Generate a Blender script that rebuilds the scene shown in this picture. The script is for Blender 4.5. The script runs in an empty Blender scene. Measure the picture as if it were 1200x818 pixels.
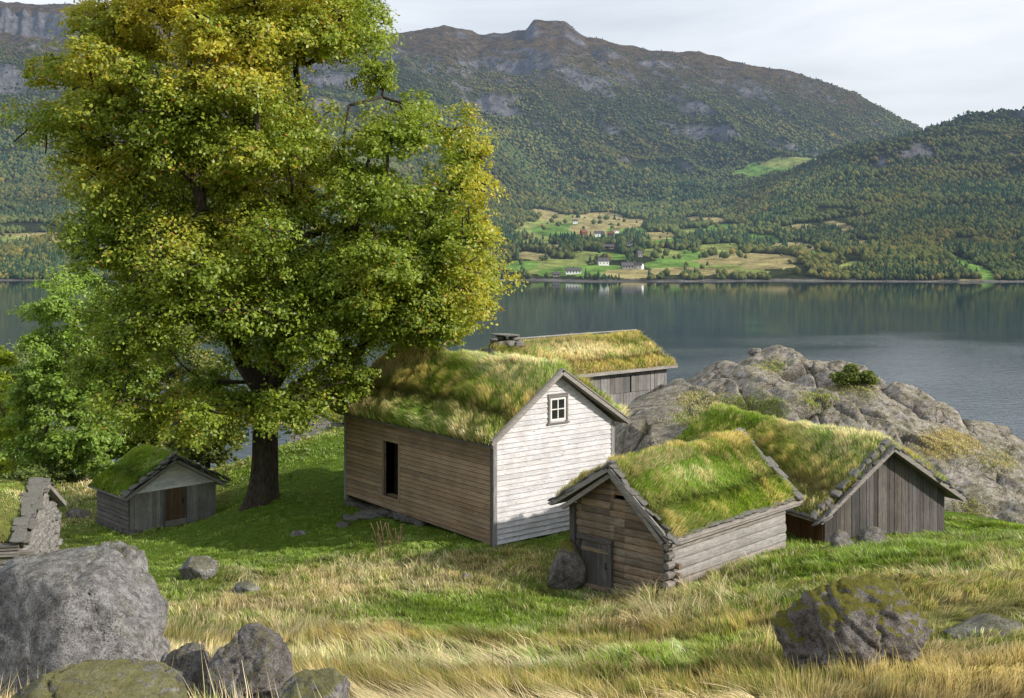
import bpy, math, random
import numpy as np
from mathutils import Vector

random.seed(7)
rng = np.random.default_rng(7)
SC = bpy.context.scene
COL = SC.collection
R = math.radians

# ------------------------------------------------------------------ camera model
F = 1427.0; CX = 600.0; HZ = 268.0; CZ = 50.0      # focal (px of the 1200 px photo), centre, horizon, eye height over the lake
def P(px, py, Y):                                   # point seen at a pixel at a given distance
    return np.array([(px - CX) / F * Y, Y, CZ - (py - HZ) / F * Y])
def pz(py, Y): return CZ - (py - HZ) / F * Y

# ------------------------------------------------------------------ noise
def _hash(ix, iy, iz, seed):
    h = (ix.astype(np.int64) * 374761393 + iy.astype(np.int64) * 668265263 + iz.astype(np.int64) * 2147483647 + seed * 974634777) & 0xffffffff
    h = ((h ^ (h >> 13)) * 1274126177) & 0xffffffff
    h = ((h ^ (h >> 16)) * 2246822519) & 0xffffffff
    return ((h ^ (h >> 15)) & 0xffffff) / float(0xffffff)
def vn(x, y, z, seed=0):
    x = np.asarray(x, float); y = np.asarray(y, float); z = np.asarray(z, float) + 0 * x
    ix, iy, iz = np.floor(x), np.floor(y), np.floor(z)
    fx, fy, fz = x - ix, y - iy, z - iz
    fx = fx * fx * (3 - 2 * fx); fy = fy * fy * (3 - 2 * fy); fz = fz * fz * (3 - 2 * fz)
    def c(a, b, d): return _hash(ix + a, iy + b, iz + d, seed)
    x00 = c(0,0,0) * (1 - fx) + c(1,0,0) * fx; x10 = c(0,1,0) * (1 - fx) + c(1,1,0) * fx
    x01 = c(0,0,1) * (1 - fx) + c(1,0,1) * fx; x11 = c(0,1,1) * (1 - fx) + c(1,1,1) * fx
    y0 = x00 * (1 - fy) + x10 * fy; y1 = x01 * (1 - fy) + x11 * fy
    return (y0 * (1 - fz) + y1 * fz) * 2 - 1
def fbm(x, y, z=0.0, seed=0, oct=4, lac=2.03, gain=.5):
    a, f, s, n = 1., 1., 0., 0.
    for o in range(oct):
        s = s + a * vn(np.asarray(x) * f + o * 17.3, np.asarray(y) * f - o * 9.1, np.asarray(z) * f + o * 5.7, seed + o); n += a
        a *= gain; f *= lac
    return s / n
def ridged(x, y, z=0.0, seed=0, oct=4):
    a, f, s, n = 1., 1., 0., 0.
    for o in range(oct):
        s = s + a * (1 - np.abs(vn(np.asarray(x) * f + o * 7.3, np.asarray(y) * f, np.asarray(z) * f, seed + o))) ** 2; n += a
        a *= .5; f *= 2.1
    return s / n
def voro(x, y, seed=0):
    """F1, F2, cell id hash, offset to the cell centre"""
    ix, iy = np.floor(x), np.floor(y)
    f1 = np.full(x.shape, 9.); f2 = np.full(x.shape, 9.); cid = np.zeros(x.shape); dx = np.zeros(x.shape); dy = np.zeros(x.shape)
    z = np.zeros(x.shape)
    for a in (-1, 0, 1):
        for b in (-1, 0, 1):
            hx = _hash(ix + a, iy + b, z, seed); hy = _hash(ix + a, iy + b, z, seed + 11)
            ex = ix + a + hx - x; ey = iy + b + hy - y
            d = np.sqrt(ex * ex + ey * ey); m = d < f1
            f2 = np.where(m, f1, np.minimum(f2, d))
            cid = np.where(m, _hash(ix + a, iy + b, z, seed + 23), cid)
            dx = np.where(m, -ex, dx); dy = np.where(m, -ey, dy); f1 = np.where(m, d, f1)
    return f1, f2, cid, dx, dy
def sstep(a, b, x):
    t = np.clip((x - a) / (b - a), 0, 1); return t * t * (3 - 2 * t)

class RBF:
    def __init__(s, pts, vals, smooth=.02):
        s.p = np.array(pts, float); v = np.array(vals, float); n = len(v)
        A = np.sqrt(((s.p[:, None] - s.p[None]) ** 2).sum(-1)) - smooth * np.eye(n)
        M = np.zeros((n + 1, n + 1)); M[:n, :n] = A; M[:n, n] = 1; M[n, :n] = 1
        s.w = np.linalg.solve(M, np.append(v, 0))
    def __call__(s, x, y):
        x = np.asarray(x, float); sh = x.shape; x = x.ravel(); y = np.asarray(y, float).ravel(); out = np.empty(len(x))
        for i in range(0, len(x), 50000):
            d = np.sqrt((x[i:i+50000, None] - s.p[None, :, 0]) ** 2 + (y[i:i+50000, None] - s.p[None, :, 1]) ** 2)
            out[i:i+50000] = d @ s.w[:-1] + s.w[-1]
        return out.reshape(sh)

# ------------------------------------------------------------------ object helpers
def tag(o, label=None, cat=None, group=None, kind=None):
    if label: o['label'] = label
    if cat: o['category'] = cat
    if group: o['group'] = group
    if kind: o['kind'] = kind
    return o
def empty(name, loc=(0, 0, 0), rz=0.0):
    o = bpy.data.objects.new(name, None); o.location = loc; o.rotation_euler = (0, 0, rz)
    o.empty_display_size = .3; COL.objects.link(o); return o
def build(name, V, Fc, mat, parent=None, smooth=False, col=None, loc=None):
    """V (N,3); Fc (M,k) array, or list of faces; col (N,3) per-vertex colours"""
    me = bpy.data.meshes.new(name)
    V = np.asarray(V, np.float32)
    if isinstance(Fc, np.ndarray) and Fc.ndim == 2:
        m, k = Fc.shape
        me.vertices.add(len(V)); me.vertices.foreach_set('co', V.ravel())
        me.loops.add(m * k); me.loops.foreach_set('vertex_index', Fc.astype(np.int32).ravel())
        me.polygons.add(m); me.polygons.foreach_set('loop_start', np.arange(0, m * k, k, dtype=np.int32))
        me.update(calc_edges=True)
    else:
        me.from_pydata([tuple(map(float, v)) for v in V], [], [tuple(map(int, f)) for f in Fc]); me.update()
    if col is not None:
        ca = me.color_attributes.new('Col', 'FLOAT_COLOR', 'POINT')
        c4 = np.ones((len(V), 4), np.float32); c4[:, :3] = col
        ca.data.foreach_set('color', c4.ravel())
    if smooth:
        me.polygons.foreach_set('use_smooth', np.ones(len(me.polygons), bool))
    if mat: me.materials.append(mat)
    o = bpy.data.objects.new(name, me); COL.objects.link(o)
    if parent: o.parent = parent
    if loc is not None: o.location = loc
    return o
def grid_faces(nu, nv):
    i = np.arange(nu * nv).reshape(nu, nv)
    return np.stack([i[:-1, :-1], i[1:, :-1], i[1:, 1:], i[:-1, 1:]], -1).reshape(-1, 4)

class MB:
    """collects convex pieces into one mesh"""
    def __init__(s): s.v = []; s.f = []; s.c = []
    def add(s, V, Fc, tint=1.0):
        n = len(s.v); s.v += [tuple(v) for v in V]; s.f += [tuple(i + n for i in f) for f in Fc]
        t = tint if hasattr(tint, '__len__') else (tint,) * 3
        s.c += [t] * len(V)
    def box(s, a, b, tint=1.0, jit=0.0):
        x0, y0, z0 = a; x1, y1, z1 = b
        V = [(x0,y0,z0),(x1,y0,z0),(x1,y1,z0),(x0,y1,z0),(x0,y0,z1),(x1,y0,z1),(x1,y1,z1),(x0,y1,z1)]
        if jit: V = [tuple(c + random.uniform(-jit, jit) for c in v) for v in V]
        s.add(V, [(0,3,2,1),(4,5,6,7),(0,1,5,4),(1,2,6,5),(2,3,7,6),(3,0,4,7)], tint)
    def beam(s, p, q, w, h, tint=1.0, up=(0, 0, 1), jit=0.0):
        p = Vector(p); q = Vector(q); d = (q - p).normalized(); sd = d.cross(Vector(up)).normalized(); u = sd.cross(d)
        V = []
        for e in (p, q):
            for a, b in ((-1,-1),(1,-1),(1,1),(-1,1)):
                V.append(tuple(e + sd * (a * w / 2) + u * (b * h / 2) + Vector([random.uniform(-jit, jit) for _ in range(3)])))
        s.add(V, [(0,1,2,3),(7,6,5,4),(0,4,5,1),(1,5,6,2),(2,6,7,3),(3,7,4,0)], tint)
    def tube(s, pts, rad, n=6, tint=1.0):
        pts = [Vector(p) for p in pts]; V = []; Fc = []
        for i, p in enumerate(pts):
            d = (pts[min(i + 1, len(pts) - 1)] - pts[max(i - 1, 0)]).normalized()
            a = d.cross(Vector((0, 0, 1)) if abs(d.z) < .9 else Vector((1, 0, 0))).normalized(); b = d.cross(a)
            for k in range(n):
                t = 2 * math.pi * k / n; V.append(tuple(p + (a * math.cos(t) + b * math.sin(t)) * rad[i]))
        for i in range(len(pts) - 1):
            for k in range(n):
                Fc.append((i * n + k, i * n + (k + 1) % n, (i + 1) * n + (k + 1) % n, (i + 1) * n + k))
        Fc.append(tuple(range(n))[::-1]); Fc.append(tuple((len(pts) - 1) * n + k for k in range(n)))
        s.add(V, Fc, tint)
    def build(s, name, mat, parent=None, smooth=False):
        return build(name, s.v, s.f, mat, parent, smooth, np.array(s.c))

# ------------------------------------------------------------------ materials
def nodes(name):
    m = bpy.data.materials.new(name); m.use_nodes = True; nt = m.node_tree; nt.nodes.clear()
    out = nt.nodes.new('ShaderNodeOutputMaterial')
    class N: pass
    n = N(); n.m = m; n.nt = nt; n.out = out
    def new(t, **kw):
        nd = nt.nodes.new(t)
        for k, v in kw.items():
            if k in nd.inputs: nd.inputs[k].default_value = v
            else: setattr(nd, k, v)
        return nd
    def link(a, b): nt.links.new(a, b)
    def ramp(src, stops, interp='LINEAR'):
        r = nt.nodes.new('ShaderNodeValToRGB'); r.color_ramp.interpolation = interp
        el = r.color_ramp.elements
        while len(el) > len(stops): el.remove(el[-1])
        while len(el) < len(stops): el.new(.5)
        for e, (p, c) in zip(el, stops):
            e.position = p; e.color = (c[0], c[1], c[2], 1) if hasattr(c, '__len__') else (c, c, c, 1)
        link(src, r.inputs[0]); return r.outputs[0]
    def mix(f, a, b, mode='MIX'):
        x = nt.nodes.new('ShaderNodeMix'); x.data_type = 'RGBA'; x.blend_type = mode
        for s, v in ((0, f), (6, a), (7, b)):
            if isinstance(v, bpy.types.NodeSocket): link(v, x.inputs[s])
            else: x.inputs[s].default_value = v if not hasattr(v, '__len__') else (v[0], v[1], v[2], 1)
        return x.outputs[2]
    def math_(op, a, b=0.0, clamp=False):
        x = nt.nodes.new('ShaderNodeMath'); x.operation = op; x.use_clamp = clamp
        for s, v in ((0, a), (1, b)):
            if isinstance(v, bpy.types.NodeSocket): link(v, x.inputs[s])
            else: x.inputs[s].default_value = v
        return x.outputs[0]
    def mapped(scale=(1, 1, 1), rot=(0, 0, 0), src='Object'):
        tc = nt.nodes.new('ShaderNodeTexCoord'); mp = nt.nodes.new('ShaderNodeMapping')
        mp.inputs['Scale'].default_value = scale; mp.inputs['Rotation'].default_value = rot
        link(tc.outputs[src], mp.inputs['Vector']); return mp.outputs[0]
    def noise(vec, scale, detail=5, rough=.55, dist=0.0):
        x = new('ShaderNodeTexNoise'); x.inputs['Scale'].default_value = scale; x.inputs['Detail'].default_value = detail
        x.inputs['Roughness'].default_value = rough; x.inputs['Distortion'].default_value = dist
        if vec: link(vec, x.inputs['Vector'])
        return x.outputs['Fac']
    def bump(h, strength, dist, normal=None):
        b = new('ShaderNodeBump'); b.inputs['Strength'].default_value = strength; b.inputs['Distance'].default_value = dist
        link(h, b.inputs['Height'])
        if normal: link(normal, b.inputs['Normal'])
        return b.outputs[0]
    n.new, n.link, n.ramp, n.mix, n.math, n.mapped, n.noise, n.bump = new, link, ramp, mix, math_, mapped, noise, bump
    return n
def finish(n, col, rough=.9, normal=None, spec=.2):
    b = n.new('ShaderNodeBsdfPrincipled'); b.inputs['Specular IOR Level'].default_value = spec
    if isinstance(col, bpy.types.NodeSocket): n.link(col, b.inputs['Base Color'])
    else: b.inputs['Base Color'].default_value = (*col, 1)
    if isinstance(rough, bpy.types.NodeSocket): n.link(rough, b.inputs['Roughness'])
    else: b.inputs['Roughness'].default_value = rough
    if normal: n.link(normal, b.inputs['Normal'])
    n.link(b.outputs[0], n.out.inputs[0]); return n.m

def wood(name, dark, light, grain=(1, 1, 1), axis='x', knots=.5, bump=.5, stain=None):
    """weathered boards: long grain along axis, knots, dirt streaks, tint per board from Col"""
    n = nodes(name)
    st = {'x': (1.2, 22, 22), 'y': (22, 1.2, 22), 'z': (22, 22, 1.2)}[axis]
    v = n.mapped(st)
    g = n.noise(v, 2.2, 6, .65, .3)
    g2 = n.noise(n.mapped(tuple(a * 3.1 for a in st)), 2.0, 4, .6)
    blot = n.noise(n.mapped((1, 1, 1)), 1.1, 5, .6)
    c = n.mix(n.ramp(g, [(.3, 0), (.7, 1)]), dark, light)
    c = n.mix(n.math('MULTIPLY', n.ramp(g2, [(.35, 1), (.5, 0)]), .45), c, tuple(x * .35 for x in dark))
    kst = {'x': (1.6, 7, 7), 'y': (7, 1.6, 7), 'z': (7, 7, 1.6)}[axis]
    vo = n.new('ShaderNodeTexVoronoi'); vo.inputs['Scale'].default_value = 1.7; n.link(n.mapped(kst), vo.inputs['Vector'])
    k = n.ramp(vo.outputs['Distance'], [(.06, 1), (.13, 0)])
    c = n.mix(n.math('MULTIPLY', k, knots), c, (.05, .035, .025))
    c = n.mix(n.math('MULTIPLY', n.ramp(blot, [(.42, 0), (.65, 1)]), .35), c, stain or tuple(x * .6 for x in dark))
    at = n.new('ShaderNodeAttribute'); at.attribute_name = 'Col'
    c = n.mix(1.0, c, at.outputs['Color'], 'MULTIPLY')
    h = n.math('ADD', g, n.math('MULTIPLY', g2, .6))
    return finish(n, c, .85, n.bump(h, bump, .012), .15)

def rockmat(name, tone=1.0, moss=.5, mosscol=(.12, .12, .028), scale=1.0, lichen=.6, warm=0.0, cracks=.25, vcol=False):
    n = nodes(name)
    v = n.mapped()
    big = n.noise(v, .9 * scale, 6, .6, .4); mid = n.noise(v, 4.5 * scale, 7, .65, .2); fine = n.noise(v, 26 * scale, 6, .7)
    a = (.17 * tone + warm * .02, .163 * tone + warm * .008, .16 * tone); b = (.50 * tone + warm * .02, .485 * tone + warm * .008, .47 * tone)
    c = n.mix(n.ramp(mid, [(.36, 0), (.62, 1)]), a, b)
    c = n.mix(n.math('MULTIPLY', n.ramp(big, [(.35, 1), (.5, 0)]), .4), c, tuple(x * .6 for x in a))
    c = n.mix(n.ramp(fine, [(.36, .75), (.50, 0)]), c, (.06 * tone, .042 * tone, .04 * tone))
    vo = n.new('ShaderNodeTexVoronoi'); vo.inputs['Scale'].default_value = 5.5 * scale
    wv = n.new('ShaderNodeVectorMath'); wv.operation = 'ADD'; n.link(v, wv.inputs[0])
    nn = n.new('ShaderNodeTexNoise'); nn.inputs['Scale'].default_value = 9 * scale; n.link(v, nn.inputs['Vector'])
    sc = n.new('ShaderNodeVectorMath'); sc.operation = 'SCALE'; sc.inputs['Scale'].default_value = .3 / scale; n.link(nn.outputs['Color'], sc.inputs[0]); n.link(sc.outputs[0], wv.inputs[1])
    n.link(wv.outputs[0], vo.inputs['Vector'])
    sepc = n.new('ShaderNodeSeparateColor'); n.link(vo.outputs['Color'], sepc.inputs[0])
    l = n.math('MULTIPLY', n.ramp(vo.outputs['Distance'], [(.16, 1), (.3, 0)]), n.ramp(sepc.outputs[0], [(.45, 0), (.6, 1)]))
    c = n.mix(n.math('MULTIPLY', l, lichen), c, (.42 * tone, .43 * tone, .40 * tone))
    v3 = n.new('ShaderNodeTexVoronoi'); v3.inputs['Scale'].default_value = 17 * scale; n.link(wv.outputs[0], v3.inputs['Vector'])
    s3 = n.new('ShaderNodeSeparateColor'); n.link(v3.outputs['Color'], s3.inputs[0])
    l3 = n.math('MULTIPLY', n.ramp(v3.outputs['Distance'], [(.22, 1), (.32, 0)]), n.ramp(s3.outputs[1], [(.6, 0), (.68, 1)]))
    c = n.mix(n.math('MULTIPLY', l3, lichen * .8), c, (.50 * tone, .51 * tone, .47 * tone))
    l4 = n.math('MULTIPLY', n.ramp(v3.outputs['Distance'], [(.25, 1), (.38, 0)]), n.ramp(s3.outputs[2], [(.72, 0), (.78, 1)]))
    c = n.mix(n.math('MULTIPLY', l4, .75), c, (.03, .03, .028))
    # cracks
    vc = n.new('ShaderNodeTexVoronoi'); vc.feature = 'DISTANCE_TO_EDGE'; vc.inputs['Scale'].default_value = .8 * scale
    mp2 = n.new('ShaderNodeMapping'); mp2.inputs['Scale'].default_value = (1.6, .7, 1.8); n.link(wv.outputs[0], mp2.inputs[0]); n.link(mp2.outputs[0], vc.inputs['Vector'])
    crack = n.math('MULTIPLY', n.ramp(vc.outputs['Distance'], [(.0, 1), (.035, 0)]), n.math('MULTIPLY', n.ramp(big, [(.45, 0), (.6, 1)]), cracks))
    c = n.mix(n.math('MULTIPLY', crack, .7), c, (.02, .02, .018))
    geo = n.new('ShaderNodeNewGeometry'); sep = n.new('ShaderNodeSeparateXYZ'); n.link(geo.outputs['Normal'], sep.inputs[0])
    up = n.math('ADD', sep.outputs[2], n.math('MULTIPLY', n.math('SUBTRACT', n.noise(v, 1.7 * scale, 9, .72), .5), 2.6))
    mk = n.math('MULTIPLY', n.ramp(up, [(.80 - moss * .5, 0), (1.02 - moss * .5, 1)]), min(1, moss * 1.6))
    mc = n.mix(n.noise(v, 7 * scale, 5), tuple(x * .5 for x in mosscol), tuple(x * 1.6 for x in mosscol))
    c = n.mix(mk, c, mc)
    h = n.math('ADD', n.math('MULTIPLY', mid, 1.2), n.math('MULTIPLY', fine, .55))
    if vcol:
        at = n.new('ShaderNodeAttribute'); at.attribute_name = 'Col'; c = n.mix(1.0, c, at.outputs['Color'], 'MULTIPLY')
    h = n.math('SUBTRACT', h, n.math('MULTIPLY', crack, .5))
    return finish(n, c, .92, n.bump(h, 1.0, .15 / scale), .12)

def leafmat(name, trans=.35, rough=.6, gloss=.025):
    n = nodes(name)
    at = n.new('ShaderNodeAttribute'); at.attribute_name = 'Col'
    d = n.new('ShaderNodeBsdfDiffuse'); t = n.new('ShaderNodeBsdfTranslucent')
    n.link(at.outputs['Color'], d.inputs[0]); 
    tc = n.mix(1.0, at.outputs['Color'], (1.25, 1.2, .7), 'MULTIPLY'); n.link(tc, t.inputs[0])
    m1 = n.new('ShaderNodeMixShader'); m1.inputs[0].default_value = trans; n.link(d.outputs[0], m1.inputs[1]); n.link(t.outputs[0], m1.inputs[2])
    g = n.new('ShaderNodeBsdfGlossy'); g.inputs['Roughness'].default_value = .45; g.inputs[0].default_value = (.9, .95, 1, 1)
    m2 = n.new('ShaderNodeMixShader'); m2.inputs[0].default_value = gloss; n.link(m1.outputs[0], m2.inputs[1]); n.link(g.outputs[0], m2.inputs[2])
    n.link(m2.outputs[0], n.out.inputs[0]); return n.m

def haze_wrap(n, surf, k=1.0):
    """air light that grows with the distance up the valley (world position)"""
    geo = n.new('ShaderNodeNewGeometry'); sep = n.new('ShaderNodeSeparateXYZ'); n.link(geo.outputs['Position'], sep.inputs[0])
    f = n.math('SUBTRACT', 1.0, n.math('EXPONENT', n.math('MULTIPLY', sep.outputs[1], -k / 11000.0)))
    e = n.new('ShaderNodeEmission'); e.inputs[0].default_value = (.26, .36, .52, 1); e.inputs[1].default_value = .8  # haze painted as bluish emission mixed over the surface
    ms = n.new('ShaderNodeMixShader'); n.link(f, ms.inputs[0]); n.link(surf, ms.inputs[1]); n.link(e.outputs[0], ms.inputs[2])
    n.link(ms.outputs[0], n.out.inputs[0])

M = {}
M['board_brown'] = wood('brown_weathered_boards', (.235, .165, .105), (.42, .31, .205), axis='y', knots=.35, bump=.35, stain=(.12, .085, .06))
M['board_white'] = wood('silver_weathered_boards', (.42, .41, .42), (.84, .83, .845), axis='x', knots=.9, bump=.3, stain=(.30, .27, .25))
M['grey_x'] = wood('grey_log_x', (.14, .10, .068), (.40, .31, .225), axis='x', bump=.9, knots=.5)
M['grey_y'] = wood('grey_log_y', (.20, .18, .165), (.50, .46, .43), axis='y', bump=.8, knots=.5)
M['grey_v'] = wood('grey_plank_vertical', (.10, .10, .105), (.27, .265, .27), axis='z', bump=.7, knots=.4)
M['dark_v'] = wood('dark_plank_vertical', (.07, .062, .058), (.19, .175, .165), axis='z', bump=.8, knots=.4)
M['pale_v'] = wood('pale_plank_vertical', (.17, .165, .16), (.40, .385, .37), axis='z', bump=.7, knots=.3)
M['red_v'] = wood('red_brown_plank', (.09, .045, .03), (.19, .10, .06), axis='z', bump=.6)
M['trim'] = wood('grey_trim', (.17, .155, .14), (.40, .37, .34), axis='y', bump=.7)
M['trim_x'] = wood('grey_trim_x', (.17, .155, .14), (.42, .39, .36), axis='x', bump=.7)
M['door_dull'] = wood('dull_brown_door', (.09, .065, .045), (.20, .15, .11), axis='z', bump=.7)
M['door_br'] = wood('brown_door_boards', (.12, .075, .045), (.26, .175, .11), axis='z', bump=.7)
M['rock'] = rockmat('granite', 1.0, .35)
M['rock_dark'] = rockmat('granite_dark', .60, .25, warm=1.0, scale=1.6)
M['rock_moss_dark'] = rockmat('granite_moss_dark', .66, .62, warm=1.2, scale=1.4, mosscol=(.16,.15,.03))
M['rock_mossy'] = rockmat('granite_mossy', .85, .45, scale=1.3, mosscol=(.20,.19,.045))
M['rock_big'] = rockmat('granite_foreground', .86, .14, scale=1.5, lichen=.95)
M['crag'] = rockmat('granite_crag', 1.22, .20, vcol=True, mosscol=(.17, .16, .03), scale=.8, lichen=.7, warm=3.4, cracks=1.0)
M['slate'] = rockmat('slate_slab', .95, .22, scale=3.0, lichen=.5)
M['leaf'] = leafmat('leaf', .42)
M['grass'] = leafmat('grass_blade', .35, gloss=.03)
def simple(name, c, r=.8):
    n = nodes(name); v = n.noise(n.mapped(), 6, 5)
    return finish(n, n.mix(v, tuple(x * .7 for x in c), tuple(min(1, x * 1.2) for x in c)), r)
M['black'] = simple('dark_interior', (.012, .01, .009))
M['white_paint'] = simple('white_paint', (.72, .72, .70), .5)
def bark(name, a, b):
    n = nodes(name); v = n.mapped((5, 5, 1.1)); g = n.noise(v, 3, 7, .7, .6)
    c = n.mix(n.ramp(g, [(.35, 0), (.65, 1)]), a, b)
    gm = n.noise(n.mapped(), 2.0, 5); c = n.mix(n.math('MULTIPLY', n.ramp(gm, [(.5, 0), (.65, 1)]), .5), c, (.05, .06, .02))
    return finish(n, c, .95, n.bump(g, 1.0, .06))
M['bark'] = bark('linden_bark', (.022, .017, .013), (.10, .08, .065))
M['bark_pale'] = bark('pale_bark', (.10, .09, .075), (.30, .28, .24))
n = nodes('glass'); finish(n, (.015, .018, .022), .06, None, .8); M['glass'] = n.m
def turfmat(name):
    n = nodes(name); at = n.new('ShaderNodeAttribute'); at.attribute_name = 'Col'
    v = n.mapped(); a = n.noise(v, 5, 6, .7); c = n.mix(1.0, at.outputs['Color'], n.ramp(a, [(.3, .45), (.7, 1.3)]), 'MULTIPLY')
    return finish(n, c, 1.0, n.bump(a, 1.0, .08), .05)
M['turf'] = turfmat('turf')

# ------------------------------------------------------------------ ground of the near bank
gp = []   # (x, y, z)
def G(px, py, Y): gp.append(tuple(P(px, py, Y)))
for a in [(579,640,35.7),(410,590,42.1),(500,618,38.5),(620,650,34.5),(668,622,37.5),(305,584,43),(390,500,57),(350,520,52),
          (340,550,47),(400,560,45.5),(254,606,46.3),(152,624,44),(118,606,46.5),(200,615,45),(60,592,48),(60,566,54),(120,575,52),(200,650,39),(350,640,38.5),(350,700,30),
          (500,700,30),(550,722,28.3),(600,690,31),(640,700,31),(680,700,32.6),(450,760,23),(200,722,26),(230,672,33),(600,760,22.5),(600,818,17.5),
          (300,818,15),(400,800,17.8),(800,740,24),(800,818,16.5),(1000,790,17.5),(1000,700,24),(1200,700,22.5),(1200,740,19.5),
          (1200,818,14),(1100,640,30),(1200,645,29.5),(1000,645,30.6),(920,652,31.2),(860,676,30.2),(786,714,29.6),(720,716,30),(700,760,23.5)]:
    G(*a)
gp += [(6.5,33.2,40.75),(8.2,35.2,40.75),(9.3,36.2,40.6),(13.7,38.8,40.0),(16.2,38.6,40.1),(16.5,36,41.2),(5.2,38,40.8),(9,40,40.6),(12,41,40.5),(20,40,39.8),(27,40,39.6),
       (1,42,40.9),(-1,46,40.9),(-3,52,40.8),(3,50,41),(-13,22,43.0),(-13,30,40.7),(-17,33,40.4),(-20,40,39.5),(-9,15,43.9),(-5,14,44.5),(-12,14,44.6),(-10,9,45.6),(-20,20,44.2),(-22,30,41.6),(-6,9,45.9),
       (0,0,48.35),(0,8,46.0),(6,8,46.1),(4,12,45.0),(12,12,45.2),(18,18,44.4),(22,25,43.6),(-6,0,48.6),(8,0,48.8),(-20,0,49.5),(20,0,50),
       (0,-15,52),(-30,-15,53),(30,-15,54),(40,10,49),(-40,10,48),(40,30,43.5),(-40,35,41),(-30,48,38.5),(-22,52,37.5),(-12,58,38),
       (-4,62,39),(4,60,41.4),(9,64,40.5),(9,52,40),(12,46,40.2),(16,56,39.5),(24,54,38),(32,50,37),(32,42,38.4),(45,45,36),(60,20,42),(-60,20,44),(-60,50,35)]
for x in (-220,-150,-100,-60,-30,-10,10,30,60,100,150,220):
    gp += [(x, 82, 27), (x, 112, 13), (x, 150, 1.5), (x, 170, -4), (x, 230, -10), (x, -60, 60 if abs(x) < 80 else 66)]
    if abs(x) > 90: gp += [(x, 0, 52), (x, 40, 40)]
T = RBF([(a, b) for a, b, c in gp], [c for a, b, c in gp], .3)
def ground(x, y):
    x = np.asarray(x, float); y = np.asarray(y, float)
    z = T(x, y)
    near = np.exp(-((x) ** 2 / 3000 + (y - 30) ** 2 / 3000))
    return z + .16 * fbm(x * .35, y * .35, 0, 3, 3) + .07 * fbm(x * 1.3, y * 1.3, 0, 5, 2) + (1 - near) * 1.2 * fbm(x * .06, y * .06, 0, 9, 3)
def gz(x, y): return float(ground(np.array([x]), np.array([y]))[0])
def ghit(px, py, y0=9.0, y1=75.0):
    """where the line through a pixel meets the ground"""
    Y = np.linspace(y0, y1, 700); x = (px - CX) / F * Y; z = CZ - (py - HZ) / F * Y
    d = z - ground(x, Y); k = np.argmax(d < 0)
    if d[k] >= 0: k = -1
    return float(x[k]), float(Y[k])

# zones of dry / green grass and of grass height: (px, py, dryness, height)
zones = [(120,640,.25,.10),(200,632,.05,.08),(300,625,.0,.09),(400,615,.0,.09),(480,632,.1,.10),(330,605,.0,.1),(250,652,.15,.12),(350,652,.2,.13),(160,660,.1,.12),
         (450,655,.6,.22),(540,655,.85,.25),(620,665,.6,.25),(250,700,.7,.22),(300,730,.85,.30),(380,700,.75,.3),(200,700,.4,.2),(190,680,.3,.15),
         (560,700,.55,.25),(520,740,.05,.16),(600,735,.0,.16),(640,700,.05,.15),(460,710,.25,.2),(450,745,.8,.36),(380,760,.9,.38),(300,745,.8,.32),(650,735,.3,.25),
         (520,775,.6,.38),(600,800,.75,.40),(450,800,.8,.40),(700,740,.85,.42),(780,725,.85,.42),(760,700,.9,.38),(850,695,.6,.34),(900,680,.45,.30),
         (700,790,.45,.35),(800,790,.5,.33),(850,750,.55,.33),(880,720,.5,.30),(950,670,.35,.28),(1050,660,.3,.28),(1150,655,.35,.28),(1000,690,.6,.33),(1100,690,.65,.33),
         (1180,690,.55,.28),(1100,780,.95,.36),(1180,790,.95,.33),(1180,750,.6,.15),(940,800,.8,.36),(1050,810,.9,.38),(350,550,.1,.12),(380,520,.15,.15),(280,560,.35,.18),
         (100,590,.6,.2),(60,580,.8,.28),(160,560,.7,.25),(570,642,.3,.12),(640,640,.3,.15),(210,740,.7,.25),(1150,640,.3,.25)]
zp = [ghit(a, b) for a, b, c, d in zones]
ZD = RBF(zp + [(0,0),(30,10),(-30,10),(-30,40),(35,30),(0,70)], [z[2] for z in zones] + [.7,.8,.6,.6,.5,.4], .2)
ZH = RBF(zp + [(0,0),(30,10),(-30,10),(-30,40),(35,30),(0,70)], [z[3] for z in zones] + [.25,.3,.25,.2,.25,.2], .2)
def dryness(x, y): return np.clip(.5 + 1.35 * (ZD(x, y) - .5) + .42 * fbm(x * .5, y * .5, 0, 31, 3) + .28 * fbm(x * 1.9, y * 1.9, 0, 37, 2) - .15, 0, 1)
GREEN = np.array([.135, .225, .025]); BRIGHT = np.array([.29, .42, .05]); STRAW = np.array([.80, .67, .45]); OCHRE = np.array([.46, .36, .16]); OLIVE = np.array([.19, .18, .055])

def tufts(x, y, s, seed): f1, f2, cid, dx, dy = voro(x * s, y * s, seed); return cid * (1.15 - f1)
def axis(a, b, n0, dense_a, dense_b, step):
    lo = dense_a - np.geomspace(step, dense_a - a, n0); hi = dense_b + np.geomspace(step, b - dense_b, n0)
    return np.unique(np.concatenate([lo, np.arange(dense_a, dense_b, step), hi]))
gx = axis(-420, 420, 45, -26, 32, .3); gy = axis(-90, 235, 45, -2, 66, .3)
X, Y = np.meshgrid(gx, gy, indexing='ij'); Z = ground(X, Y)
d = dryness(X, Y)[..., None]; cc = (GREEN * .75) * (1 - d) + (OCHRE * .6) * d
build('ground', np.stack([X, Y, Z], -1).reshape(-1, 3), grid_faces(len(gx), len(gy)), M['turf'], smooth=True, col=cc.reshape(-1, 3))['kind'] = 'structure'

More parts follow.
